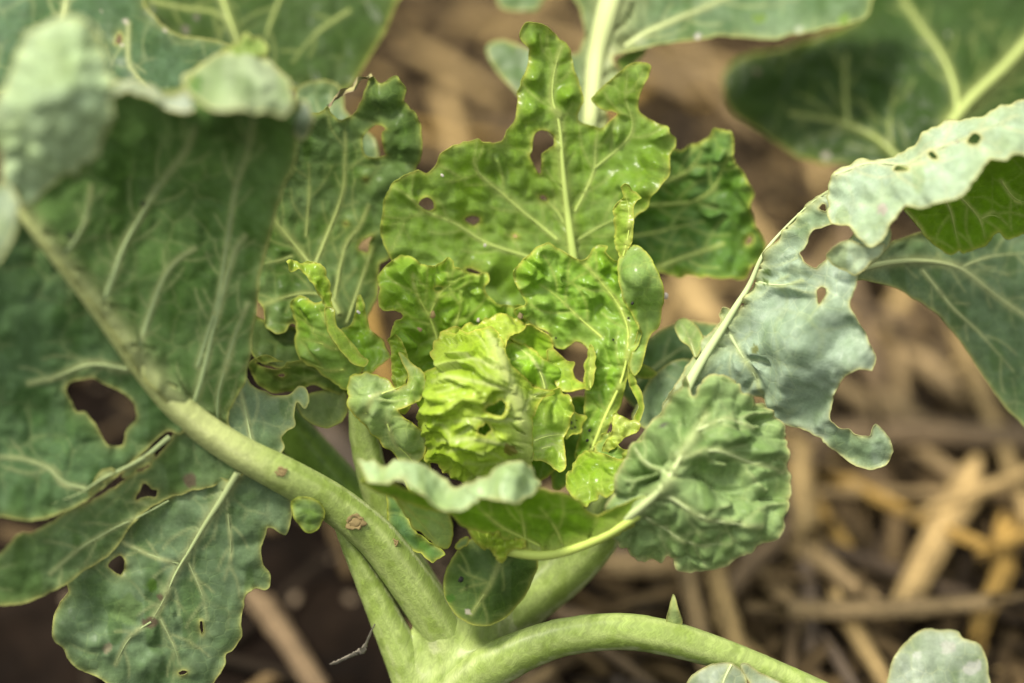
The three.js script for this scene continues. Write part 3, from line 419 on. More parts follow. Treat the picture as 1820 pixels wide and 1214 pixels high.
leaf('heart_leaf', 'lime', [{ o: [[717, 454], [730, 458], [745, 470], [760, 473], [775, 471], [786, 463], [797, 459], [805, 465], [806, 475], [820, 478], [832, 485], [850, 487], [867, 488], [871, 500], [862, 512], [868, 528], [890, 540], [930, 545], [930, 600], [860, 660], [790, 690], [745, 700], [722, 665], [706, 640], [691, 608], [687, 600], [690, 580], [700, 572], [714, 565], [712, 556], [700, 552], [685, 553], [676, 545], [672, 530], [675, 515], [673, 500], [671, 491], [678, 480], [690, 470], [703, 461]],
  z: [[717, 454, -5], [672, 500, -10], [690, 590, -20], [800, 460, 10], [870, 495, 25], [925, 570, 45], [765, 570, 30], [800, 660, 60], [745, 500, -10], [745, 690, 40], [850, 560, 45]], holes: [[[774, 514], [780, 510], [789, 512], [784, 519], [777, 520]]], bl: 12, bc: 34, ruf: 9, rufw: 16, step: 2.5, und: 6, bumps: [[715, 485, 30, 16], [735, 495, 34, 12], [700, 520, 26, 10], [720, 545, 22, 8], [755, 540, 26, -10], [830, 520, 26, -6]], tone: [0.92, 1, 1] }],
  [V(6, 3, [782, 640], [775, 600], [762, 562], [748, 538], [736, 512], [733, 490]), V(3, 1.5, [764, 556], [782, 520], [805, 505], [822, 490]), V(2.5, 1.5, [755, 548], [758, 500], [757, 478]), V(3, 2, [800, 600], [815, 560], [820, 520])], { ...HM, label: 'glossy puckered lime green leaf with a wavy edge' });
leaf('heart_leaf', 'lime', [
  { o: [[913, 482], [920, 474], [930, 462], [940, 456], [952, 440], [965, 432], [977, 431], [988, 441], [1006, 450], [1030, 462], [1045, 457], [1055, 441], [1064, 437], [1080, 437], [1075, 447], [1084, 456], [1096, 464], [1104, 474], [1112, 500], [1120, 540], [1140, 580], [1140, 600], [1130, 630], [1118, 660], [1108, 700], [1100, 722], [1082, 760], [1060, 800], [1035, 830], [1022, 810], [1030, 775], [1038, 740], [1040, 700], [1041, 680], [1044, 650], [1047, 625], [1035, 608], [1024, 606], [1012, 614], [1003, 622], [986, 617], [980, 602], [972, 588], [950, 578], [930, 566], [918, 561], [915, 551], [922, 541], [934, 536], [926, 521], [918, 507], [915, 495]],
    z: [[913, 485, -10], [975, 432, -5], [1080, 438, 5], [1140, 590, 0], [1100, 720, 10], [1040, 820, 20], [920, 555, 5], [1000, 615, 20], [1045, 640, 15], [1010, 520, 15], [1080, 560, 25], [1090, 640, 10]], bl: 14, bc: 38, ruf: 8, step: 2.6, und: 5, tone: [0.86, 0.98, 1.1], bloom: 0.08,
    bumps: [[945, 490, 28, 14], [990, 497, 26, 16], [965, 540, 30, 12], [1045, 520, 34, 12], [1010, 560, 30, 10], [930, 548, 20, 12], [1060, 550, 30, -10], [1090, 610, 26, 10], [960, 455, 26, 12], [1066, 470, 18, 9]] },
  { o: [[1095, 482], [1098, 460], [1110, 447], [1120, 437], [1136, 438], [1150, 450], [1161, 470], [1172, 500], [1176, 541], [1170, 580], [1158, 592], [1150, 612], [1140, 650], [1128, 668], [1118, 650], [1128, 612], [1134, 582], [1124, 560], [1110, 541], [1100, 512]], z: [[1098, 470, -15], [1130, 438, -20], [1174, 540, -10], [1130, 660, -10], [1110, 530, -20], [1138, 510, -62]], bl: 3, bc: 50, ruf: 4, step: 2.6, jag: 1, bloom: 0.3, tone: [0.75, 0.85, 1.3], bumps: [[1130, 480, 36, 14]] },
  { o: [[1104, 331], [1111, 325], [1118, 329], [1122, 339], [1132, 344], [1141, 352], [1133, 357], [1127, 366], [1126, 392], [1124, 420], [1117, 441], [1108, 462], [1096, 452], [1089, 428], [1092, 400], [1091, 372], [1099, 361], [1108, 352]], z: [[1110, 327, -30], [1140, 352, -20], [1105, 460, -10], [1092, 400, -5], [1112, 400, -28]], bl: 4, bc: 24, ruf: 6, rufw: 10, step: 2.2 },
  { o: [[1040, 690], [1041, 640], [1048, 612], [1056, 625], [1060, 650], [1058, 680], [1050, 692]], z: [[1042, 690, 0], [1048, 612, 0], [1056, 660, -15]], bl: 3, ruf: 4, step: 2.2, jag: 1 }],
  [V(7, 4, [1052, 800], [1078, 735], [1100, 690], [1115, 640], [1118, 585], [1100, 540], [1078, 512], [1052, 482], [1036, 466]), V(3, 2, [1070, 600], [1030, 566], [1004, 540], [985, 522], [960, 506]), V(2.5, 1.5, [1003, 538], [1010, 505], [1042, 484]), V(4, 2, [1110, 455], [1116, 420], [1120, 380], [1112, 345]).p && { ...V(4, 2, [1108, 455], [1117, 415], [1119, 375], [1112, 345]), s: 2 }, { ...V(4, 3, [1052, 690], [1053, 655], [1050, 625]), s: 3 }], { ...HM, label: 'tall puckered lime green leaf with a rolled right edge' });
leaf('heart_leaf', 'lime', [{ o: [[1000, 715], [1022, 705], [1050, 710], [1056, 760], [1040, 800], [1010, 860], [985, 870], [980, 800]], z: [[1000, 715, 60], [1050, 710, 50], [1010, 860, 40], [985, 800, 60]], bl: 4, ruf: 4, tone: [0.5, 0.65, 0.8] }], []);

// ------------------------------------------------------------------ the heart
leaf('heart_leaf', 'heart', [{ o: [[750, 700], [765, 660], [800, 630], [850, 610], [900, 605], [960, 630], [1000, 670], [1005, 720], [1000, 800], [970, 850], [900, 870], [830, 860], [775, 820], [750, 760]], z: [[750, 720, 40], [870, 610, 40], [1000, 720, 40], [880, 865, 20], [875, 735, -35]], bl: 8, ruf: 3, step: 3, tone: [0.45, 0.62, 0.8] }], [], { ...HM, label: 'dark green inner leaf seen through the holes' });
leaf('heart_leaf', 'heart', [
  { o: [[783, 596], [792, 590], [812, 587], [835, 580], [860, 568], [883, 561], [897, 566], [913, 564], [938, 573], [930, 584], [918, 592], [905, 597], [900, 610], [888, 640], [850, 665], [800, 650], [776, 628]], z: [[783, 596, -10], [883, 561, 15], [938, 573, 5], [850, 660, -40], [895, 605, -35]], bl: 7, bc: 30, ruf: 5, step: 2.4, bloom: 0.08, bumps: [[840, 595, 26, 10], [900, 578, 24, 8]] },
  { o: [[928, 580], [940, 573], [960, 585], [972, 594], [979, 604], [983, 622], [990, 630], [980, 645], [955, 632], [928, 612], [908, 602], [916, 592]], z: [[938, 573, 5], [980, 606, 0], [985, 640, 10], [912, 600, 15], [945, 605, 32]], bl: 3, ruf: 3, step: 2.2, jag: 1, rim: 2.6, tone: [0.75, 0.9, 0.9] },
  { o: [[972, 622], [984, 622], [997, 632], [1010, 643], [1021, 644], [1017, 657], [1021, 673], [1035, 684], [1041, 673], [1044, 676], [1043, 687], [1034, 694], [1010, 699], [994, 694], [984, 672], [975, 650]], z: [[975, 625, 5], [1020, 644, 10], [1043, 680, 10], [1005, 698, -5], [990, 660, 10]], bl: 3, ruf: 5, rufw: 10, step: 2.2, jag: 1.2, rim: 2, tone: [0.85, 0.92, 1] },
  { o: [[884, 640], [892, 622], [910, 612], [931, 611], [951, 623], [968, 638], [985, 641], [998, 654], [1003, 674], [996, 692], [976, 695], [958, 690], [938, 682], [918, 672], [898, 660]], z: [[884, 640, 5], [930, 611, 25], [1002, 672, 25], [976, 695, 0], [940, 682, -10], [945, 648, -32]], bl: 4, bc: 40, ruf: 3, step: 2.3, jag: 1, tone: [0.75, 0.95, 0.9], bumps: [[918, 640, 20, 8], [985, 665, 18, 8]] }],
  [{ ...V(4, 2, [968, 690], [962, 660], [940, 630], [915, 616]), s: 3 }], { ...HM, label: 'yellow green hooded leaf wrapping the back of the heart' });
{
  const dome = []; for (const [r, n] of [[0, 1], [0.4, 6], [0.75, 9], [0.95, 12]]) for (let k = 0; k < n; k++) { const a = k / n * 6.283 + r; dome.push([858 + 112 * r * Math.cos(a), 722 + 146 * r * Math.sin(a), 14 - 165 * Math.sqrt(1 - r * r)]); }
  leaf('heart_leaf', 'heart', [
    { o: [[745, 722], [748, 692], [752, 676], [760, 660], [776, 648], [774, 630], [780, 610], [788, 597], [812, 591], [832, 596], [850, 590], [868, 584], [887, 590], [893, 612], [892, 636], [905, 650], [924, 664], [946, 680], [968, 694], [985, 692], [974, 703], [957, 708], [946, 722], [940, 744], [939, 772], [942, 800], [938, 830], [927, 852], [900, 870], [860, 870], [822, 856], [790, 834], [765, 804], [752, 764]],
      z: dome, holes: [[[862, 729], [868, 722], [880, 719], [889, 711], [897, 717], [894, 730], [885, 737], [872, 736]], [[850, 766], [852, 757], [858, 758], [864, 753], [873, 763], [868, 768], [863, 773], [856, 770]]], bl: 8, bc: 38, cr: 4, ruf: 5, rufw: 10, step: 2, und: 9, jag: 1.4, rim: 1,
      folds: [[21, 50, [[742, 706], [758, 726], [786, 742], [810, 734], [828, 718], [846, 720], [862, 716], [880, 698], [908, 704]]], [16, 42, [[770, 628], [776, 648], [796, 664], [824, 656], [846, 664], [866, 682], [896, 692]]], [11, 30, [[752, 790], [772, 766], [798, 768], [826, 790], [862, 802], [902, 780]]], [9, 28, [[770, 822], [786, 800], [816, 812], [850, 838], [880, 836], [908, 822]]], [15, 18, [[856, 744], [872, 746], [890, 744], [902, 730], [902, 716]]], [13, 14, [[796, 630], [812, 644], [832, 642], [850, 630]]], [12, 16, [[766, 752], [784, 760], [796, 748], [806, 734]]],
        [11, 16, [[780, 690], [806, 684], [830, 690], [856, 702]]], [9, 14, [[790, 620], [800, 606], [822, 604], [842, 612]]], [10, 16, [[786, 792], [806, 786], [836, 802], [862, 812]]], [9, 14, [[820, 758], [836, 752], [848, 764], [846, 780]]], [10, 14, [[846, 622], [858, 640], [872, 652], [884, 668]]], [9, 14, [[800, 842], [830, 848], [866, 852], [896, 852]]], [10, 14, [[944, 742], [958, 724], [970, 708], [984, 698]]], [8, 12, [[756, 700], [776, 706], [798, 716], [812, 712]]]],
      bumps: [[822, 628, 30, -14], [800, 690, 40, 9], [850, 695, 30, 8], [785, 700, 26, 5], [830, 760, 30, 8], [860, 815, 34, 6], [800, 790, 30, 6], [950, 690, 20, -6], [862, 606, 22, -6]], spots: [[904, 797, 11, [0.28, 0.22, 0.05]]] }],
    [{ ...V(26, 16, [934, 850], [929, 800], [923, 755], [916, 720], [904, 690], [890, 660]), flat: 1 }, { ...V(16, 4, [890, 660], [880, 632], [873, 608], [866, 594]), flat: 1 }, { ...V(4, 2, [918, 742], [885, 748], [850, 744], [812, 748]), flat: 1 }, { ...V(4, 2, [918, 795], [870, 782], [830, 776], [785, 778]), flat: 1 }, { ...V(4, 2, [888, 664], [852, 645], [815, 640]), flat: 1 }, V(4, 2, [922, 728], [940, 706], [966, 697]), { ...V(4, 2, [904, 698], [860, 684], [815, 676], [775, 680]), flat: 1 }, { ...V(3, 2, [928, 820], [880, 822], [830, 815]), flat: 1 }], { ...HM, soft: 0.2, deep: 1.2, label: 'pale yellow crinkled leaf folded over the front of the heart' });
}
leaf('heart_leaf', 'heart', [
  { o: [[934, 760], [938, 728], [948, 712], [970, 704], [985, 694], [996, 689], [1001, 700], [1011, 703], [1018, 716], [1021, 727], [1015, 741], [1013, 756], [1006, 770], [1000, 782], [1005, 800], [1006, 822], [1003, 839], [992, 845], [982, 832], [968, 822], [945, 819], [925, 825], [908, 833], [914, 822], [930, 808], [938, 795]],
    z: [[936, 760, -40], [985, 694, -15], [1020, 725, -20], [1003, 838, -40], [910, 832, -60], [960, 770, -25], [975, 730, -15]], bl: 8, bc: 40, ruf: 10, rufw: 18, step: 2.3, bloom: 0.12, bumps: [[985, 750, 36, 12], [960, 735, 30, -10], [985, 800, 26, 10], [975, 770, 16, -8]], tone: [0.9, 1, 1.2] },
  { o: [[1008, 745], [1014, 728], [1030, 737], [1043, 742], [1034, 755], [1033, 769], [1016, 773], [1004, 782]], z: [[1010, 745, 0], [1042, 742, 5], [1006, 780, -5]], bl: 3, ruf: 4, step: 2.2, jag: 1, spots: [[1015, 752, 4, [0.05, 0.05, 0.03]], [1022, 760, 3, [0.05, 0.05, 0.03]], [1016, 762, 3, [0.05, 0.05, 0.03]], [1024, 748, 2, [0.05, 0.05, 0.03]]] }],
  [V(4, 2, [936, 790], [960, 778], [990, 772], [1005, 772]), V(3, 2, [960, 800], [985, 790], [998, 800])], { ...HM, label: 'frilled pale leaf at the right of the heart', deep: 1.2 });
leaf('heart_leaf', 'heart', [
  { o: [[614, 690], [622, 672], [640, 664], [662, 660], [690, 676], [706, 690], [722, 684], [726, 668], [714, 648], [708, 632], [726, 640], [745, 660], [757, 674], [757, 692], [745, 712], [722, 722], [706, 728], [722, 746], [745, 760], [756, 780], [752, 810], [736, 820], [715, 816], [690, 800], [660, 772], [640, 742], [624, 715]],
    z: [[614, 690, -55], [660, 662, -45], [757, 680, -55], [715, 640, -35], [650, 700, -95], [752, 800, -30], [700, 810, -10], [640, 740, -50], [700, 760, -70]], bl: 5, bc: 46, ruf: 9, step: 2.6, bloom: 0.2, tone: [0.72, 0.78, 1.9], bumps: [[690, 700, 30, -12], [720, 790, 34, 10], [660, 740, 34, 10], [735, 690, 20, 8]] },
  { o: [[693, 600], [700, 594], [709, 600], [719, 612], [724, 628], [728, 645], [726, 668], [716, 690], [704, 694], [697, 672], [696, 640]], z: [[700, 595, -20], [727, 650, -35], [705, 690, -40], [708, 645, -30]], bl: 6, bc: 18, ruf: 8, rufw: 10, step: 2.2, pal: 'lime' },
  { o: [[702, 700], [716, 690], [728, 705], [732, 720], [722, 735], [712, 728]], z: [[702, 700, -20], [732, 720, -25], [715, 730, -15]], bl: 2, ruf: 5, step: 2.2 }],
  [V(5, 3, [650, 735], [662, 706], [690, 692], [718, 688]), V(4, 3, [688, 752], [705, 790], [735, 812], [748, 835])], { ...HM, label: 'pale frosted leaf curling out at the left of the heart' });
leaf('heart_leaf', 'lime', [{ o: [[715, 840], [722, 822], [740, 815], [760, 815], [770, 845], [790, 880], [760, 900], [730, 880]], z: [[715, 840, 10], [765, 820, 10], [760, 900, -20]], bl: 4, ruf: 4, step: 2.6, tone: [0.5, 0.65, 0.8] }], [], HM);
// ------------------------------------------------------------------ leaves in front
leaf('front_leaf', 'lime', [
  { o: [[640, 850], [700, 862], [760, 880], [820, 890], [880, 880], [940, 870], [990, 872], [1030, 885], [1042, 905], [1062, 915], [1080, 905], [1100, 895], [1140, 880], [1190, 860], [1200, 880], [1160, 905], [1120, 935], [1075, 958], [1040, 968], [1000, 976], [950, 972], [905, 958], [862, 947], [822, 936], [800, 915], [740, 900], [680, 880]],
    z: [[640, 850, -240], [760, 880, -225], [880, 880, -215], [1030, 890, -190], [1190, 865, -180], [1075, 955, -125], [950, 970, -110], [850, 945, -140], [920, 920, -150]], bl: 3, bc: 60, ruf: 4, jag: 1, step: 3, tone: [0.72, 0.85, 0.6], bloom: -0.15, pal: 'lime' },
  { o: [[637, 820], [646, 817], [662, 826], [690, 834], [722, 832], [752, 832], [776, 840], [800, 856], [816, 864], [834, 858], [852, 850], [870, 849], [886, 838], [900, 829], [922, 828], [946, 832], [958, 845], [962, 856], [950, 876], [930, 889], [908, 898], [888, 895], [868, 886], [852, 880], [847, 898], [822, 908], [790, 902], [760, 892], [738, 882], [718, 868], [690, 865], [670, 862], [655, 861], [646, 846]],
    z: [[637, 820, -190], [750, 832, -215], [816, 864, -235], [910, 828, -215], [960, 850, -200], [900, 897, -275], [800, 903, -290], [680, 863, -255]], bl: 5, bc: 46, ruf: 9, step: 2.8, und: 12, bumps: [[720, 848, 46, 14], [790, 878, 40, -14], [905, 862, 46, 16], [850, 868, 26, -10]], pal: 'frost', tone: [1.05, 1.14, 0.88], rim: 1.8 }],
  [V(4, 2, [960, 966], [900, 940], [868, 918], [850, 900]), V(3, 2, [935, 962], [930, 925], [925, 900]), V(22, 16, [890, 968], [960, 978], [1030, 964], [1090, 935], [1150, 896]), V(3, 2, [1000, 965], [985, 930], [960, 900])], { ...HM, label: 'front leaf with a pale frosted lip curling outwards' });
leaf('front_leaf', 'pale', [{ o: [[1217, 666], [1211, 690], [1190, 716], [1172, 738], [1150, 768], [1119, 792], [1103, 830], [1096, 868], [1080, 895], [1076, 920], [1086, 945], [1100, 962], [1115, 982], [1133, 993], [1155, 1001], [1176, 999], [1188, 984], [1200, 996], [1212, 1009], [1230, 1017], [1255, 1012], [1288, 1001], [1313, 984], [1342, 978], [1366, 966], [1386, 939], [1401, 903], [1406, 852], [1401, 823], [1399, 783], [1390, 747], [1368, 721], [1346, 707], [1318, 700], [1306, 678], [1284, 668], [1262, 667], [1245, 682], [1238, 706], [1229, 702], [1222, 680]],
  z: [[1217, 666, -130], [1150, 768, -135], [1096, 868, -165], [1080, 940, -105], [1155, 1000, -70], [1240, 1015, -95], [1342, 978, -125], [1405, 850, -120], [1390, 747, -110], [1300, 672, -120], [1210, 815, -200], [1300, 830, -165], [1200, 930, -165], [1320, 740, -150], [1340, 900, -170]], bl: 10, bc: 56, ruf: 10, und: 10, step: 3.2, bloom: -0.15, tone: [0.82, 0.98, 0.52], cr: 12,
  bumps: [[1155, 835, 60, -24], [1290, 855, 80, -26], [1265, 705, 44, 16], [1300, 785, 56, 18], [1350, 740, 50, -18], [1360, 815, 44, 16], [1185, 780, 44, 14], [1375, 880, 40, -16], [1250, 890, 50, 8], [1310, 905, 50, -10], [1215, 735, 30, -10], [1235, 840, 40, -10], [1270, 900, 36, 8]], spots: [[1190, 768, 9, [0.12, 0.12, 0.09]], [1320, 690, 8, [0.14, 0.13, 0.10]]] }],
  [V(19, 9, [1085, 935], [1140, 897], [1185, 862], [1208, 818], [1238, 770], [1256, 738]), V(7, 4, [1190, 880], [1240, 910], [1290, 925], [1352, 932]), V(6, 3, [1212, 815], [1270, 800], [1330, 822], [1395, 838]), V(5, 3, [1195, 845], [1150, 825], [1130, 800]), V(4, 2, [1150, 915], [1200, 950], [1250, 965], [1300, 960]), V(5, 3, [1240, 768], [1290, 745], [1340, 760])], { deep: 1.7, label: 'deeply blistered leaf curling upward at the front right' });
leaf('front_leaf', 'lime', [
  { o: [[1003, 850], [1015, 825], [1022, 808], [1046, 802], [1072, 806], [1096, 815], [1112, 800], [1118, 830], [1100, 868], [1080, 885], [1064, 880], [1055, 895], [1035, 900], [1020, 885], [1008, 870]], z: [[1003, 850, -60], [1046, 802, -40], [1110, 805, -120], [1090, 880, -120], [1030, 895, -110]], bl: 12, bc: 26, ruf: 10, step: 2.5, bloom: 0.25 },
  { o: [[1088, 742], [1096, 738], [1108, 746], [1130, 748], [1138, 760], [1130, 772], [1112, 776], [1100, 790], [1088, 800], [1070, 806], [1078, 786], [1092, 768], [1088, 756]], z: [[1090, 742, -20], [1138, 760, -30], [1075, 805, -45], [1105, 765, -40]], bl: 5, bc: 20, ruf: 6, step: 2.3, tone: [1.7, 1.35, 3] },
  { o: [[1118, 640], [1126, 650], [1128, 672], [1138, 700], [1143, 722], [1137, 748], [1130, 752], [1126, 742], [1133, 722], [1126, 700], [1116, 676]], z: [[1118, 640, 0], [1142, 722, -10], [1130, 750, -25]], bl: 1, ruf: 3, step: 2.2, jag: 1 },
  { o: [[1060, 790], [1085, 770], [1110, 800], [1150, 790], [1180, 770], [1190, 800], [1140, 850], [1080, 850]], z: [[1060, 790, -20], [1190, 780, -100], [1080, 850, -60]], bl: 10, bc: 30, ruf: 5, step: 2.6, bloom: 0.2, tone: [0.7, 0.8, 1.2] }], [], { ...HM, label: 'small crumpled yellow green leaflets beside the heart' });
leaf('front_leaf', 'lime', [{ o: [[695, 872], [718, 878], [746, 888], [790, 900], [802, 925], [804, 950], [797, 976], [784, 974], [762, 962], [736, 936], [715, 905]], z: [[695, 872, -210], [790, 900, -190], [803, 950, -90], [784, 974, -80], [730, 920, -120]], bl: 6, bc: 46, ruf: 5, step: 2.8, bloom: 0.35, tone: [1.0, 1.08, 1.6] },
  { o: [[690, 870], [716, 905], [740, 940], [770, 968], [792, 985], [780, 992], [772, 998], [755, 985], [730, 975], [705, 955], [690, 920]], z: [[690, 870, -30], [792, 985, -50], [700, 950, -10]], bl: 4, ruf: 4, tone: [0.35, 0.5, 1.4] }], [V(3, 2, [700, 875], [735, 915], [778, 965])], { label: 'pale leaflet hanging below the frosted lip' });
leaf('small_leaf', 'dark', [{ o: [[788, 1042], [794, 1012], [812, 980], [840, 958], [880, 948], [925, 948], [950, 962], [957, 985], [955, 1012], [932, 1060], [900, 1095], [870, 1112], [840, 1110], [814, 1095], [796, 1070]], z: [[788, 1042, -60], [850, 950, -85], [955, 985, -60], [850, 1112, -90], [880, 1030, -112], [925, 1070, -60]], bl: 3, bc: 60, ruf: 2, jag: 0.8, step: 3, tone: [1, 1.05, 1.0], bloom: 0.02, spots: [[832, 1088, 6, LESION], [800, 1065, 10, [0.06, 0.15, 0.02]]] }], [V(5, 3, [895, 975], [875, 1030], [855, 1065], [838, 1092]), V(2, 1.5, [870, 1035], [830, 1020], [815, 1005])], { label: 'smooth oval dark green leaf low on the stem' });
leaf('small_leaf', 'heart', [{ o: [[832, 935], [850, 932], [872, 945], [900, 952], [925, 962], [932, 978], [912, 975], [902, 985], [896, 998], [882, 995], [878, 978], [852, 972], [838, 955]], z: [[832, 935, -110], [930, 975, -125], [890, 996, -150], [870, 955, -140]], bl: 12, bc: 16, ruf: 10, rufw: 10, step: 2.2, bloom: 0.2 },
  { o: [[808, 972], [818, 958], [832, 952], [830, 966], [816, 974]], z: [[808, 972, -100], [832, 952, -110], [818, 974, -95]], bl: 1, ruf: 1, step: 2.2, jag: 0.6, tone: [0.6, 0.75, 4] }], [], { ...HM, label: 'tiny crumpled bud of yellow green leaflets' });
leaf('small_leaf', 'mid', [{ o: [[518, 893], [530, 884], [550, 885], [568, 893], [576, 912], [568, 936], [550, 946], [535, 938], [522, 918]], z: [[518, 893, -110], [575, 912, -100], [550, 946, -90], [548, 912, -112]], bl: 3, bc: 30, tone: [0.85, 0.85, 1.5], ruf: 3, jag: 1, step: 2.6 }], [], { label: 'small round lobe on the left stalk' });
leaf('small_leaf', 'blue', [{ o: [[1199, 582], [1206, 570], [1220, 568], [1240, 580], [1251, 600], [1246, 622], [1236, 636], [1224, 616], [1210, 605]], z: [[1199, 582, 10], [1251, 600, 5], [1235, 635, -5], [1220, 600, 0]], bl: 2, ruf: 2, jag: 0.8, step: 2.5, tone: [2.2, 2, 1.4] }], [V(3, 2, [1236, 634], [1225, 600], [1212, 580])], { label: 'small pale tongue shaped leaflet' });
leaf('small_leaf', 'dark', [{ o: [[1128, 640], [1140, 646], [1158, 655], [1168, 664], [1158, 673], [1130, 670]], z: [[1128, 640, 25], [1168, 664, 30], [1130, 670, 25]], bl: 1, ruf: 2, jag: 0.8, step: 2.5, tone: [1.6, 1.6, 0.6] }]);
leaf('small_leaf', 'blue', [{ o: [[1184, 1106], [1190, 1078], [1197, 1056], [1203, 1074], [1213, 1108], [1200, 1114]], z: [[1184, 1106, -62], [1197, 1056, -66], [1213, 1108, -62], [1198, 1085, -76]], bl: 2, ruf: 1, jag: 0.5, step: 2.2, tone: [2, 1.7, 1.3] }], [], { label: 'thin pointed sliver standing on the lower stalk' });
leaf('lower_leaf', 'pale', [{ o: [[1205, 1260], [1222, 1212], [1240, 1192], [1262, 1182], [1285, 1178], [1302, 1180], [1316, 1190], [1326, 1205], [1330, 1260]], z: [[1205, 1250, -60], [1290, 1178, -75], [1330, 1250, -80], [1265, 1220, -90]], bl: 3, ruf: 3, jag: 1 },
  { o: [[1316, 1182], [1330, 1180], [1350, 1195], [1390, 1215], [1430, 1260], [1345, 1260], [1335, 1220]], z: [[1316, 1182, -75], [1430, 1260, -80], [1340, 1255, -85]], bl: 3, ruf: 3, jag: 1 }], [V(5, 3, [1300, 1182], [1285, 1210], [1275, 1250])], { label: 'pale lobes at the base of the lowest leaf' });
leaf('lower_leaf', 'pale', [{ o: [[1578, 1270], [1580, 1200], [1590, 1168], [1604, 1150], [1622, 1132], [1645, 1121], [1682, 1119], [1703, 1122], [1712, 1134], [1738, 1145], [1752, 1166], [1756, 1192], [1752, 1270]], z: [[1578, 1260, 10], [1660, 1120, 40], [1755, 1190, 30], [1750, 1260, 15], [1665, 1200, 0]], bl: 4, bc: 60, ruf: 3, jag: 1.2, spots: [[1685, 1150, 14, [0.50, 0.52, 0.42]], [1730, 1185, 16, [0.50, 0.52, 0.44]], [1630, 1165, 10, [0.46, 0.50, 0.40]]] }], [], { label: 'rounded pale grey green lobe' });

// ------------------------------------------------------------------ the big leaf on the left
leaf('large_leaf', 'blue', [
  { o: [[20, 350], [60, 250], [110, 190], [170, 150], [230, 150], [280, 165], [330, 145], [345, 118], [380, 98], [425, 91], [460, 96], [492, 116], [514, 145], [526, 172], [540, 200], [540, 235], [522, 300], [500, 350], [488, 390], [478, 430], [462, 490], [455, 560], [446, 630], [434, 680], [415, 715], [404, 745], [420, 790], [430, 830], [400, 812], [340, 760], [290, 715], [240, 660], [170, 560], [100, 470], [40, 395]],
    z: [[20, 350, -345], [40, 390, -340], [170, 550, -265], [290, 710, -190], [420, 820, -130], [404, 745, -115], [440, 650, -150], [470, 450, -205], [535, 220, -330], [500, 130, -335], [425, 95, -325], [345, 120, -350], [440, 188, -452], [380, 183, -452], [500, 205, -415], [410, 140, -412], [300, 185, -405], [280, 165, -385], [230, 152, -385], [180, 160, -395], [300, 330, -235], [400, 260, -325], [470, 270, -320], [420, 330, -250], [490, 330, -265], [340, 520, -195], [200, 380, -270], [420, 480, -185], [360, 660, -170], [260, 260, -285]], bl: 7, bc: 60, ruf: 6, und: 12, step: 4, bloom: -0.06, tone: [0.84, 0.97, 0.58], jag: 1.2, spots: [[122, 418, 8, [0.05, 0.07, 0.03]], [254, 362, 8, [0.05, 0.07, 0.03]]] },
  { o: [[322, 134], [345, 118], [380, 98], [425, 91], [460, 96], [492, 116], [513, 145], [520, 176], [514, 200], [498, 207], [480, 200], [452, 203], [425, 195], [396, 200], [368, 190], [350, 176], [332, 160]], z: [[322, 134, -365], [380, 98, -345], [425, 92, -335], [492, 116, -345], [518, 180, -415], [440, 190, -462], [380, 185, -462], [410, 140, -425], [345, 165, -420], [500, 204, -428], [460, 140, -418]], bl: 5, ruf: 4, rim: 1, pal: 'pale', tone: [1.05, 1.08, 0.85] },  // added sheet over the rolled top, pale for wax and painted-in sky light
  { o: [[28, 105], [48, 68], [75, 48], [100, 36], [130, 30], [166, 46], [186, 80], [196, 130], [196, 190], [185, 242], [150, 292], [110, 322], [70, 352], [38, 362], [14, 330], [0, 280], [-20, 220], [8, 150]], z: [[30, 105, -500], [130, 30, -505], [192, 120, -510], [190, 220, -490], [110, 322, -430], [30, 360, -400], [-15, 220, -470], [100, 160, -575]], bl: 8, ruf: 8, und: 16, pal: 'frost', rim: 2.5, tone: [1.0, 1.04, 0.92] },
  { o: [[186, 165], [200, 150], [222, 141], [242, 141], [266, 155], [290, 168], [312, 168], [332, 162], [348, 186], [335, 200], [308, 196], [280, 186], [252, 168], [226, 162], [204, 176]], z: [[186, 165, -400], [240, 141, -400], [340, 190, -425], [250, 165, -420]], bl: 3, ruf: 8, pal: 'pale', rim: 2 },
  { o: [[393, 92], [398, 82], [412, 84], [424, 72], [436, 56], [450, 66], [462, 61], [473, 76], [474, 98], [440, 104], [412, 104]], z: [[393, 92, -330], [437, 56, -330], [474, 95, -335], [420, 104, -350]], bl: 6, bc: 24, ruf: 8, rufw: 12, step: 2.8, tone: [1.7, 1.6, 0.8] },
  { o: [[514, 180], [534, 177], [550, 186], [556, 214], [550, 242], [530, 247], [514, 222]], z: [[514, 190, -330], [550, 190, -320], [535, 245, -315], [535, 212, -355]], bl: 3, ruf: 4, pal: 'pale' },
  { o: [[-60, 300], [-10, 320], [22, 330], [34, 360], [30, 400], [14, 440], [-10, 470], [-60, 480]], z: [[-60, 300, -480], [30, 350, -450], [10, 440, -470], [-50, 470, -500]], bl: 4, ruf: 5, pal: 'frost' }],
  [{ ...V(20, 44, [20, 350], [55, 400], [105, 462], [178, 552], [248, 645], [305, 712], [360, 762], [420, 808], [455, 826]), flat: 1 }, V(10, 5, [174, 546], [215, 450], [245, 395], [275, 340], [330, 265], [345, 225]), V(8, 4, [104, 455], [130, 430], [150, 390], [160, 330]), V(8, 4, [238, 630], [270, 540], [290, 490], [315, 460], [345, 440]), V(11, 5, [335, 738], [370, 620], [400, 500], [420, 440], [435, 420]), V(8, 4, [382, 775], [385, 740], [385, 700], [410, 620], [440, 540]), V(6, 4, [350, 650], [385, 540], [405, 420], [420, 330], [440, 270], [450, 215])], { soft: 0.6, label: 'very large dark leaf with a thick pale midrib, its top edge rolled over' });
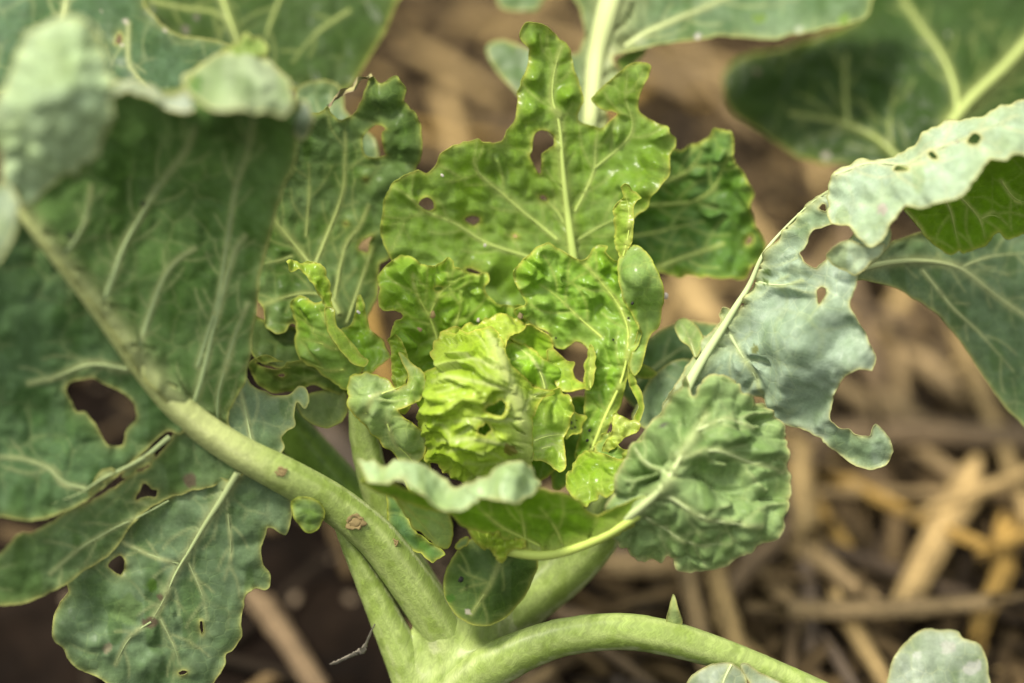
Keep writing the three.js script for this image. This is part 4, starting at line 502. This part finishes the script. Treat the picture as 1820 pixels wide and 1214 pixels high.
leaf('large_leaf', 'blue', [
  { o: [[-60, 380], [0, 400], [40, 385], [100, 462], [172, 555], [246, 655], [335, 745], [320, 772], [298, 766], [262, 796], [205, 850], [150, 892], [100, 916], [50, 926], [5, 918], [-60, 905]], z: [[-50, 390, -400], [40, 390, -330], [172, 555, -255], [330, 745, -170], [205, 850, -170], [50, 926, -230], [-50, 900, -270], [90, 700, -215], [60, 520, -300]],
    holes: [[[116, 690], [126, 678], [146, 673], [166, 671], [182, 682], [202, 690], [218, 698], [238, 716], [242, 745], [226, 765], [218, 790], [206, 794], [192, 790], [180, 775], [170, 755], [152, 734], [136, 732], [126, 712]]], bl: 4, bc: 60, ruf: 5, step: 4, jag: 1.2, bloom: -0.05, tone: [0.75, 0.87, 0.72] },
  { o: [[-60, 1000], [0, 984], [30, 950], [60, 945], [92, 925], [130, 902], [150, 898], [168, 888], [205, 865], [240, 838], [280, 808], [302, 780], [330, 755], [400, 795], [445, 828], [420, 852], [335, 872], [265, 902], [232, 932], [216, 962], [190, 992], [142, 1022], [110, 1042], [60, 1066], [0, 1076], [-60, 1070]], z: [[-50, 1000, -230], [60, 945, -205], [240, 838, -165], [330, 760, -160], [440, 830, -118], [265, 902, -120], [60, 1066, -170], [-50, 1070, -200], [150, 950, -155]],
    holes: [[[156, 878], [164, 862], [172, 848], [186, 836], [198, 830], [203, 836], [196, 850], [184, 862], [168, 878]], [[214, 846], [222, 830], [236, 818], [252, 810], [268, 801], [273, 806], [264, 826], [246, 838], [228, 846]], [[241, 890], [246, 872], [254, 856], [261, 860], [270, 870], [282, 872], [278, 884], [258, 884]]], bl: 4, bc: 56, ruf: 5, step: 4, jag: 1.5, bloom: -0.1, tone: [0.95, 1, 0.8], spots: [[338, 855, 13, [0.17, 0.12, 0.08]]] },
  { o: [[410, 850], [440, 832], [472, 822], [492, 836], [506, 862], [517, 892], [516, 920], [508, 950], [496, 946], [485, 938], [474, 934], [470, 950], [462, 975], [465, 1000], [478, 1016], [479, 1040], [470, 1048], [452, 1044], [436, 1054], [432, 1082], [428, 1108], [430, 1130], [416, 1155], [402, 1164], [400, 1182], [386, 1202], [372, 1230], [350, 1270], [230, 1270], [200, 1222], [170, 1202], [148, 1195], [125, 1176], [110, 1152], [97, 1136], [95, 1100], [105, 1072], [121, 1052], [118, 1028], [140, 1010], [190, 985], [216, 955], [232, 926], [270, 898], [335, 866], [385, 850]], z: [[420, 840, -112], [510, 890, -80], [475, 1030, -45], [400, 1180, -30], [290, 1260, -40], [110, 1150, -75], [120, 1040, -85], [232, 926, -105], [300, 1020, -88], [200, 1080, -95]],
    holes: [[[192, 1006], [198, 996], [206, 990], [214, 985], [221, 994], [221, 1010], [215, 1022], [204, 1016]], [[354, 1104], [358, 1102], [362, 1122], [360, 1130], [356, 1120]], [[316, 1196], [324, 1190], [332, 1192], [326, 1199], [318, 1200]]], bl: 7, bc: 60, ruf: 6, und: 12, step: 3.6, jag: 1.6, bloom: -0.02, spots: [[266, 1106, 13, [0.14, 0.09, 0.06]], [284, 1060, 7, [0.16, 0.11, 0.07]], [190, 1150, 11, [0.32, 0.28, 0.17]], [450, 840, 6, [0.15, 0.13, 0.07]], [268, 1040, 12, [0.09, 0.19, 0.02]], [225, 1085, 30, [0.17, 0.27, 0.09]], [410, 905, 9, [0.07, 0.12, 0.04]]], bumps: [[130, 1110, 44, 16], [170, 1150, 40, 14], [250, 1180, 50, 10]] },
  { o: [[395, 745], [412, 700], [430, 655], [445, 680], [460, 690], [490, 703], [515, 700], [531, 684], [545, 690], [550, 714], [541, 726], [528, 714], [523, 735], [526, 755], [511, 764], [500, 776], [506, 796], [485, 820], [450, 822], [415, 795]], z: [[395, 745, -115], [430, 655, -60], [515, 700, -55], [545, 695, -55], [500, 780, -85], [440, 820, -125], [460, 740, -80]], holes: [[[406, 714], [408, 698], [413, 692], [415, 706], [412, 722]]], bl: 4, ruf: 5, step: 3, jag: 1.5, bloom: 0.15 }],
  [{ ...V(10, 6, [300, 775], [250, 815], [190, 845], [130, 880], [90, 895]), s: 1 }, { ...V(13, 6, [420, 836], [395, 880], [365, 925], [332, 985], [310, 1020], [286, 1075], [270, 1100]), s: 2 }, V(9, 5, [225, 655], [160, 645], [110, 665], [50, 680]), { ...V(4, 3, [318, 1002], [270, 988], [220, 965]), s: 2 }, { ...V(4, 3, [268, 1105], [230, 1130], [205, 1180]), s: 2 }, { ...V(4, 2, [400, 868], [405, 920], [410, 980], [398, 1030]), s: 2 }, { ...V(3, 2, [335, 1000], [358, 1050], [368, 1100]), s: 2 }, { ...V(3, 2, [285, 1100], [310, 1150], [318, 1180]), s: 2 }, { ...V(6, 4, [450, 800], [440, 750], [425, 690]), s: 3 }, { ...V(4, 3, [300, 890], [220, 930], [140, 975], [90, 1020]), s: 1 }, V(6, 3, [150, 868], [110, 860], [90, 835], [40, 815], [-30, 812])], { soft: 0.45, label: 'large blue green lower lobes pierced by dark holes' });

// ------------------------------------------------------------------ the leaf on the right
leaf('arching_leaf', 'pale', [
  { o: [[1500, 318], [1480, 332], [1440, 365], [1405, 405], [1370, 456], [1345, 500], [1320, 545], [1302, 552], [1288, 548], [1278, 560], [1282, 574], [1256, 598], [1246, 592], [1248, 606], [1228, 640], [1200, 690], [1180, 720], [1195, 760], [1250, 745], [1330, 705], [1356, 716], [1376, 746], [1402, 758], [1432, 761], [1462, 782], [1492, 812], [1520, 826], [1546, 833], [1575, 826], [1589, 800], [1580, 775], [1556, 755], [1546, 774], [1520, 771], [1494, 754], [1476, 735], [1478, 710], [1490, 685], [1510, 660], [1530, 651], [1550, 656], [1556, 635], [1545, 610], [1530, 580], [1514, 552], [1508, 535], [1522, 515], [1530, 490], [1550, 470], [1570, 450], [1580, 420], [1570, 380], [1545, 335]],
    z: [[1490, 325, -75], [1370, 456, -20], [1280, 565, 5], [1190, 740, 10], [1330, 705, 0], [1440, 760, -25], [1550, 830, -45], [1580, 780, -50], [1480, 720, -70], [1550, 640, -105], [1510, 545, -120], [1560, 450, -130], [1560, 360, -135], [1430, 560, -85], [1400, 660, -50], [1250, 680, 0]],
    holes: [[[1433, 455], [1436, 430], [1448, 410], [1472, 398], [1500, 394], [1520, 402], [1513, 420], [1488, 436], [1468, 456], [1455, 480], [1444, 474]], [[1452, 518], [1458, 508], [1468, 514], [1470, 532], [1460, 542], [1452, 534]], [[1458, 372], [1464, 362], [1470, 364], [1466, 376]]], bl: 2.5, bc: 70, ruf: 13, rufw: 26, und: 14, step: 3.4, bloom: -0.05, tone: [1.02, 1.1, 1.08], bumps: [[1425, 610, 90, 44], [1492, 600, 60, -26], [1400, 690, 64, 26], [1400, 530, 64, -22], [1510, 640, 44, 22], [1440, 715, 54, -20], [1335, 650, 54, 22], [1545, 800, 40, 14], [1420, 470, 40, 14]], spots: [[1362, 500, 7, [0.10, 0.16, 0.03]], [1368, 485, 7, [0.10, 0.16, 0.03]], [1345, 620, 8, [0.18, 0.20, 0.05]]] },
  { o: [[1472, 345], [1480, 318], [1492, 298], [1522, 285], [1560, 283], [1600, 270], [1640, 241], [1680, 216], [1722, 205], [1762, 200], [1800, 190], [1870, 170], [1870, 300], [1820, 275], [1785, 285], [1758, 282], [1742, 310], [1702, 350], [1645, 371], [1612, 368], [1592, 392], [1572, 430], [1552, 442], [1530, 424], [1510, 400], [1478, 398], [1470, 370]],
    z: [[1475, 350, -80], [1500, 295, -85], [1600, 270, -105], [1720, 205, -125], [1860, 180, -130], [1860, 290, -240], [1750, 290, -235], [1640, 370, -215], [1560, 440, -170], [1490, 395, -120], [1620, 310, -185]], holes: [[[1718, 252], [1724, 243], [1736, 239], [1744, 243], [1740, 256], [1728, 262]], [[1588, 301], [1600, 296], [1616, 299], [1608, 305], [1594, 306]], [[1652, 276], [1660, 272], [1666, 280], [1656, 284]]], bl: 5, bc: 60, ruf: 9, und: 10, step: 3.4, pal: 'frost', tone: [0.92, 0.95, 1.0], spots: [[1570, 372, 12, [0.50, 0.44, 0.36]], [1700, 250, 5, [0.30, 0.24, 0.20]]] },
  { o: [[1486, 436], [1510, 428], [1545, 438], [1572, 432], [1566, 452], [1545, 470], [1520, 490], [1500, 480], [1478, 470], [1470, 455]], z: [[1486, 436, -150], [1570, 434, -150], [1520, 488, -140], [1475, 460, -130]], bl: 4, ruf: 6, step: 3, pal: 'frost' }],
  [V(25, 9, [1195, 755], [1222, 690], [1250, 640], [1290, 580], [1332, 515], [1358, 470], [1395, 412], [1440, 366], [1490, 328]), V(8, 4, [1290, 582], [1310, 620], [1338, 660], [1352, 700]), { ...V(7, 3, [1490, 312], [1540, 290], [1600, 294], [1645, 290]), s: 1 }, { ...V(4, 2, [1610, 292], [1680, 258], [1740, 235], [1810, 210]), s: 1 }, V(4, 3, [1345, 500], [1390, 510], [1430, 500])], { soft: 0.3, label: 'arching pale blue green leaf with a chewed hanging flap' });
leaf('arching_leaf', 'mid', [{ o: [[1606, 372], [1625, 362], [1660, 350], [1700, 335], [1740, 300], [1770, 276], [1820, 270], [1870, 280], [1870, 415], [1822, 418], [1806, 424], [1790, 424], [1776, 412], [1765, 416], [1755, 432], [1735, 443], [1712, 453], [1706, 445], [1690, 455], [1670, 441], [1650, 424], [1630, 398]], z: [[1606, 372, -60], [1740, 300, -120], [1860, 285, -120], [1860, 410, 10], [1700, 450, 20], [1650, 420, 0], [1740, 370, -30]], bl: 5, bc: 44, ruf: 5, step: 3, bloom: -0.3, tone: [0.9, 1.0, 0.6] }],
  [V(4, 2, [1608, 374], [1635, 402], [1650, 430], [1658, 438]), V(3, 2, [1680, 355], [1692, 380], [1698, 412], [1706, 440]), V(3.5, 2, [1700, 345], [1742, 388], [1750, 420]), V(3, 2, [1745, 388], [1768, 376], [1790, 398]), V(4, 2, [1780, 320], [1805, 358], [1830, 360])], { label: 'bright green underside of the curled right leaf' });
leaf('outer_leaf', 'blue', [{ o: [[1480, 480], [1520, 455], [1560, 440], [1600, 425], [1650, 410], [1720, 400], [1870, 380], [1870, 830], [1830, 772], [1812, 750], [1790, 728], [1762, 692], [1730, 640], [1695, 590], [1655, 550], [1612, 521], [1570, 505], [1530, 498], [1498, 502]], z: [[1480, 490, -60], [1570, 505, 10], [1655, 550, 50], [1730, 640, 80], [1840, 790, 100], [1860, 390, 120], [1720, 480, 85], [1600, 440, 40], [1820, 600, 110]], bl: 4, bc: 60, ruf: 3, step: 3.6, jag: 0.8, bloom: 0.02 }],
  [V(14, 6, [1490, 488], [1540, 474], [1600, 464], [1660, 465], [1710, 478], [1762, 520], [1850, 580]), V(4, 2, [1640, 480], [1690, 545], [1740, 590], [1800, 660]), V(3, 2, [1700, 478], [1760, 455], [1830, 450])], { label: 'broad grey green leaf hanging at the right edge' });

// ------------------------------------------------------------------ soil and straw
{
  const soilMap = tile(1024, (u, v) => {
    const n = 0.45 * tnoise(u, v, 12, 41) + 0.3 * tnoise(u, v, 50, 42) + 0.25 * tnoise(u, v, 180, 43), [a] = worley(u * 60, v * 60, 44, 60), k = a < 0.22 && hash(Math.floor(u * 60), Math.floor(v * 60), 45) > 0.9;
    return k ? [0.42, 0.37, 0.30] : [0.03 + 0.12 * n, 0.022 + 0.094 * n, 0.016 + 0.07 * n];
  });
  soilMap.repeat.set(5, 5);
  const near = new THREE.PlaneGeometry(2.4, 2.4, 420, 420); near.rotateX(-Math.PI / 2);
  const p = near.attributes.position;
  for (let i = 0; i < p.count; i++) { const x = p.getX(i) * 1000, z = p.getZ(i) * 1000, [a] = worley(x / 16, z / 16, 4), f = ss(1180, 900, Math.max(Math.abs(x), Math.abs(z))); p.setY(i, f * (0.010 * fbm(x / 55, z / 55, 1) + 0.006 * (0.6 - a) + 0.003 * noise(x / 6, z / 6, 2)) - 0.006); }
  const far = new THREE.RingGeometry(1.19, 60, 64, 4); far.rotateX(-Math.PI / 2); far.translate(0, -0.0075, 0);
  near.computeVertexNormals();
  { const uv = far.attributes.uv, q = far.attributes.position; for (let i = 0; i < uv.count; i++) uv.setXY(i, q.getX(i) / 2.4, q.getZ(i) / 2.4); }
  const soil = shadow(new THREE.Mesh(mergeGeometries([near, far]), new THREE.MeshPhysicalMaterial({ specularIntensity: 0.1, map: soilMap, bumpMap: soilMap, bumpScale: 0.002, roughness: 1 })));
  soil.name = 'soil'; soil.userData = { kind: 'structure', label: 'dark crumbly garden soil', category: 'soil' }; scene.add(soil);
}
const strawMap = tile(512, (u, v) => { const g = 0.72 + 0.30 * (tnoise(u, 0.5, 64, 51) - 0.5) + 0.22 * (tnoise(u, v, 32, 52) - 0.5) + 0.22 * (tnoise(u, v, 6, 53) - 0.5); return [g, g * 0.985, g * 0.95]; });
const strawTone = [[0.52, 0.375, 0.165], [0.40, 0.29, 0.145], [0.25, 0.178, 0.10], [0.10, 0.071, 0.044], [0.52, 0.335, 0.09], [0.21, 0.16, 0.115]];
const strawMats = strawTone.map((c) => new THREE.MeshPhysicalMaterial({ color: new THREE.Color().setRGB(...c), map: strawMap, bumpMap: strawMap, bumpScale: 0.0008, roughness: 0.6, specularIntensity: 0.35, side: THREE.DoubleSide }));
function strawGeo(len, r, bend, k, flat = 0.5) { // a hollow, lightly creased stalk with a node and torn ends
  const N = 22, K = 12, pos = [], uv = [], ix = [], node = rr(0.25, 0.75);
  for (let i = 0; i <= N; i++) for (let j = 0; j <= K; j++) {
    const t = i / N, a = j / K * 2 * Math.PI, torn = (i === 0 ? -1 : i === N ? 1 : 0) * r * (2.6 * noise(Math.cos(a) * 2 + k, Math.sin(a) * 2, k)), knot = 1 + 0.28 * Math.exp(-(((t - node) / 0.025) ** 2));
    const R = r * knot * (1 - 0.16 * t) * (1 + 0.10 * noise(Math.cos(a) * 1.6 + 5, Math.sin(a) * 1.6 + t * 4, k + 1));
    pos.push((t - 0.5) * len + torn, R * flat * Math.sin(a) - bend * len * (2 * t - 1) ** 2 * 0.25, R * Math.cos(a) + len * 0.035 * noise(t * 2.2, k, 7)); uv.push(j / K, t * len / 0.03);
  }
  for (let i = 0; i < N; i++) for (let j = 0; j < K; j++) { const a = i * (K + 1) + j; ix.push(a, a + 1, a + K + 1, a + 1, a + K + 2, a + K + 1); }
  const g = new THREE.BufferGeometry(); g.setAttribute('position', new THREE.Float32BufferAttribute(pos, 3)); g.setAttribute('uv', new THREE.Float32BufferAttribute(uv, 2)); g.setIndex(ix); g.computeVertexNormals(); return g;
}
const strawProtos = []; for (let i = 0; i < 12; i++) { const l = [0.045, 0.065, 0.085, 0.055][i % 4], m = new THREE.Mesh(strawGeo(l, rr(0.0018, 0.0042), rr(-0.15, 0.2), i * 3), strawMats[i % 6]); shadow(m); strawProtos.push(m); }
function addStraw(m, label, group) { m.name = numbered('straw_stalk'); m.userData = { label, category: 'straw' }; if (group) m.userData.group = group; scene.add(m); return m; }
// stalks one can point at: ends given in the picture, lying at height h over the soil
const prominent = [
  [1400, 765, 1850, 770, 34, 2, 0.020, 'long tan straw stalk lying level across the soil under the hanging grey green leaf'],
  [1420, 780, 1432, 950, 26, 0, 0.022, 'upright golden straw stalk right beside the blistered front right leaf'],
  [1720, 850, 1610, 1075, 33, 0, 0.020, 'thick pale golden straw stalk slanting above the round pale lobe'],
  [1795, 930, 1745, 1130, 22, 4, 0.018, 'orange straw stalk slanting close to the right edge above the round pale lobe'],
  [1355, 1010, 1445, 1130, 22, 1, 0.014, 'short straw piece slanting above the bend of the lowest leaf stalk'],
  [1385, 950, 1530, 1045, 24, 1, 0.018, 'tan straw piece slanting below the lowest tip of the hanging chewed flap'],
  [1420, 920, 1270, 1070, 20, 2, 0.020, 'dull straw stalk slanting down left from the blistered front right leaf'],
  [1075, 1000, 1230, 1010, 30, 1, 0.016, 'tan straw piece lying just under the blistered front right leaf'],
  [1215, 495, 1275, 585, 34, 0, 0.016, 'broad pale straw stalk between the shaded blistered leaf and the arching leaf'],
  [450, 1060, 580, 1230, 24, 2, 0.004, 'lone brown straw stalk on dark soil beside the left stems'],
  [590, 770, 680, 900, 30, 5, 0.012, 'pale straw stalk glimpsed between the left stalk and the heart'],
  [1660, 770, 1560, 700, 26, 1, 0.018, 'straw piece in the gap below the chewed flap of the arching leaf'],
  [1530, 1010, 1700, 860, 20, 3, 0.010, 'grey brown straw stalk crossing under the thick pale golden one'],
  [1640, 640, 1700, 690, 30, 1, 0.018, 'short tan straw piece below the arching curve of the grey green leaf'],
];
for (const [xa, ya, xb, yb, rp, tone, h, label] of prominent) {
  const a = atGround(xa, ya, h), b = atGround(xb, yb, h), len = a.distanceTo(b), mid = a.clone().add(b).multiplyScalar(0.5), D = mid.clone().sub(EYE).dot(FWD), r = rp * UNIT * D / FOCUS;
  const m = shadow(new THREE.Mesh(strawGeo(len, r, 0.05, xa), strawMats[tone])); m.position.copy(mid); m.rotation.y = -Math.atan2(b.z - a.z, b.x - a.x); addStraw(m, label);
}
// the rest of the mulch: thin on the left foreground, thick at the back and right
const cover = (x, y) => { const right = ss(900, 1250, x), back = ss(760, 380, y); return clamp(Math.max(right * 0.9, back) * 1.0 + 0.015); };
let placed = 0;
for (let tries = 0; placed < 285 && tries < 6000; tries++) {
  const x = rr(-150, 1970), y = rr(-150, 1330); if (rnd() > cover(x, y) || (x < 560 && y > 540)) continue;
  const q = strawProtos[Math.floor(rnd() * 12)].clone(); const h = 0.002 + 0.022 * Math.pow(rnd(), 1.5), p = atGround(x, y, h);
  if (Math.hypot(p.x - plant.position.x, p.z - plant.position.z) < 0.022) continue;
  const k = rr(0.7, 1.35); q.position.copy(p); q.rotation.set(0, rr(0, Math.PI * 2), rr(-0.14, 0.14)); q.scale.set(rr(0.8, 1.5), k, k);
  q.material = strawMats[[0, 0, 1, 1, 1, 2, 2, 3, 5, 4][Math.floor(rnd() * 10)]];
  addStraw(q, 'dry blurred straw stalk lying loose among many in the mulch on the soil', 'loose straw stalks of the mulch'); placed++;
}
{ // short chaff and broken bits: too many to count
  const bit = strawGeo(0.030, 0.0017, 0.15, 99, 0.35), n = 4200, im = new THREE.InstancedMesh(bit, new THREE.MeshPhysicalMaterial({ map: strawMap, specularIntensity: 0.15, roughness: 0.8, side: THREE.DoubleSide }), n), M = new THREE.Matrix4(), Q = new THREE.Quaternion(), E = new THREE.Euler(), S = new THREE.Vector3(), c = new THREE.Color(); let k = 0;
  while (k < n) {
    const x = rr(-400, 2220), y = rr(-420, 1420), w = cover(x, y); if (rnd() > w * 0.93 + 0.02) continue;
    const p = atGround(x, y, 0.001 + 0.013 * rnd() * w); E.set(rr(-0.3, 0.3), rr(0, 6.3), rr(-0.35, 0.35)); Q.setFromEuler(E); S.set(rr(0.4, 2.2), rr(0.5, 1.6), rr(0.5, 1.9)); M.compose(p, Q, S); im.setMatrixAt(k, M);
    const t = rnd(), a = mix3([0.022, 0.016, 0.010], [0.22, 0.155, 0.078], t * t); c.setRGB(a[0], a[1], a[2]); im.setColorAt(k, c); k++;
  }
  im.name = 'straw_chaff'; im.userData = { kind: 'stuff', label: 'broken brown straw chaff covering the soil', category: 'straw chaff' }; shadow(im); scene.add(im);
}

// ------------------------------------------------------------------ small things on the plant
function speck(name, x, y, z, r, colour, label, category, group, long = 1.5) {
  const g = new THREE.SphereGeometry(r * UNIT, 14, 10), p = g.attributes.position; for (let i = 0; i < p.count; i++) { const X = p.getX(i), Y = p.getY(i), Z = p.getZ(i), k = 1 + 0.22 * noise(X / UNIT / r * 2 + x, Y / UNIT / r * 2 + y, 3); p.setXYZ(i, X * k, Y * k * long, Z * k * 0.8); } g.computeVertexNormals();
  const m = shadow(new THREE.Mesh(g, new THREE.MeshPhysicalMaterial({ color: new THREE.Color().setRGB(...colour), roughness: 0.6, specularIntensity: 0.3 }))); m.name = numbered(name); m.position.copy(at(x, y, z)); m.lookAt(EYE); m.rotateZ(rr(-1, 1)); m.userData = { label, category }; if (group) m.userData.group = group; scene.add(m);
}
const HUSK = [0.20, 0.145, 0.06];
speck('aphid_husk', 769, 560, 8, 4.6, HUSK, 'tan aphid husk beside the midrib of the puckered lime leaf', 'aphid husk');
speck('aphid_husk', 745, 586, 4, 4.2, [0.22, 0.16, 0.08], 'lower tan aphid husk on the puckered lime leaf behind the heart', 'aphid husk');
speck('aphid_husk', 637, 555, -16, 2.6, [0.42, 0.40, 0.36], 'white speck on the thin frill left of the heart', 'aphid husk');
speck('aphid_husk', 850, 569, 16, 3, [0.36, 0.31, 0.26], 'whitish husk lying just above the heart', 'aphid husk');
speck('aphid_husk', 1184, 526, 30, 4, [0.34, 0.30, 0.26], 'pale husk at the edge of the rolled leaf right of the heart', 'aphid husk');
speck('aphid_husk', 862, 436, 52, 2.6, [0.34, 0.33, 0.26], 'small whitish crumb on the vein of the tall upright leaf', 'aphid husk');
speck('aphid_husk', 786, 312, 4, 2.4, [0.36, 0.34, 0.28], 'white crumb near the upper left edge of the tall upright leaf', 'aphid husk');
speck('seed_husk', 925, 562, -4, 4.6, [0.16, 0.13, 0.06], 'dark husk lodged in the gap above the heart', 'seed husk');
speck('dropping', 1048, 765, 4, 2.4, [0.012, 0.012, 0.010], 'upper black dropping on the pale stalk right of the heart', 'dropping', null, 1.2);
speck('dropping', 1044, 783, 6, 2.7, [0.012, 0.012, 0.010], 'lower black dropping on the pale stalk right of the heart', 'dropping', null, 1.1);
speck('dropping', 819, 1030, -108, 4.4, [0.012, 0.012, 0.010], 'black dropping on the oval dark leaf low on the stem', 'dropping', null, 1.3);
speck('dropping', 1124, 539, -36, 2.8, [0.02, 0.02, 0.015], 'black dropping on the puckered leaf beside its rolled edge', 'dropping', null, 1.1);
for (const [x, y, z] of [[935, 752, -52], [934, 772, -56], [855, 831, -66], [838, 793, -92], [988, 601, 6], [1090, 604, 6], [1117, 565, 8]]) speck('dropping', x, y, z, 1.8, [0.02, 0.02, 0.012], 'tiny black speck on the pale young leaves of the heart', 'dropping', 'tiny black specks on the heart leaves', 1.3);
{ // dry thread of debris hanging beside the stems
  const q = spline([[588, 1180, -5, 2.2], [600, 1176, -8, 3], [618, 1168, -12, 2.6], [632, 1160, -16, 4.5], [645, 1155, -18, 5], [652, 1140, -16, 2.2], [660, 1122, -14, 1.7], [666, 1110, -10, 1.2]], false, 2.5), pos = [], ix = [], K = 6;
  q.forEach(([x, y, z, r], i) => { for (let k = 0; k < K; k++) { const a = k / K * 6.283, R = r * (1 + 0.6 * noise(i / 1.5, k, 2)), v = at(x + Math.cos(a) * R, y + Math.sin(a) * R, z + Math.sin(a + 1) * R); pos.push(v.x, v.y, v.z); if (i + 1 < q.length) { const b = i * K + k, c = i * K + (k + 1) % K; ix.push(b, c, b + K, c, c + K, b + K); } } });
  const g = new THREE.BufferGeometry(); g.setAttribute('position', new THREE.Float32BufferAttribute(pos, 3)); g.setIndex(ix); g.computeVertexNormals();
  const m = shadow(new THREE.Mesh(g, new THREE.MeshStandardMaterial({ color: new THREE.Color().setRGB(0.17, 0.15, 0.11), roughness: 0.9, side: THREE.DoubleSide }))); m.name = 'dry_rootlet'; m.userData = { label: 'thin dry whitish rootlet hanging against the left stem', category: 'rootlet' }; scene.add(m);
}
for (const o of Object.values(used)) void o;
renderer.render(scene, camera);
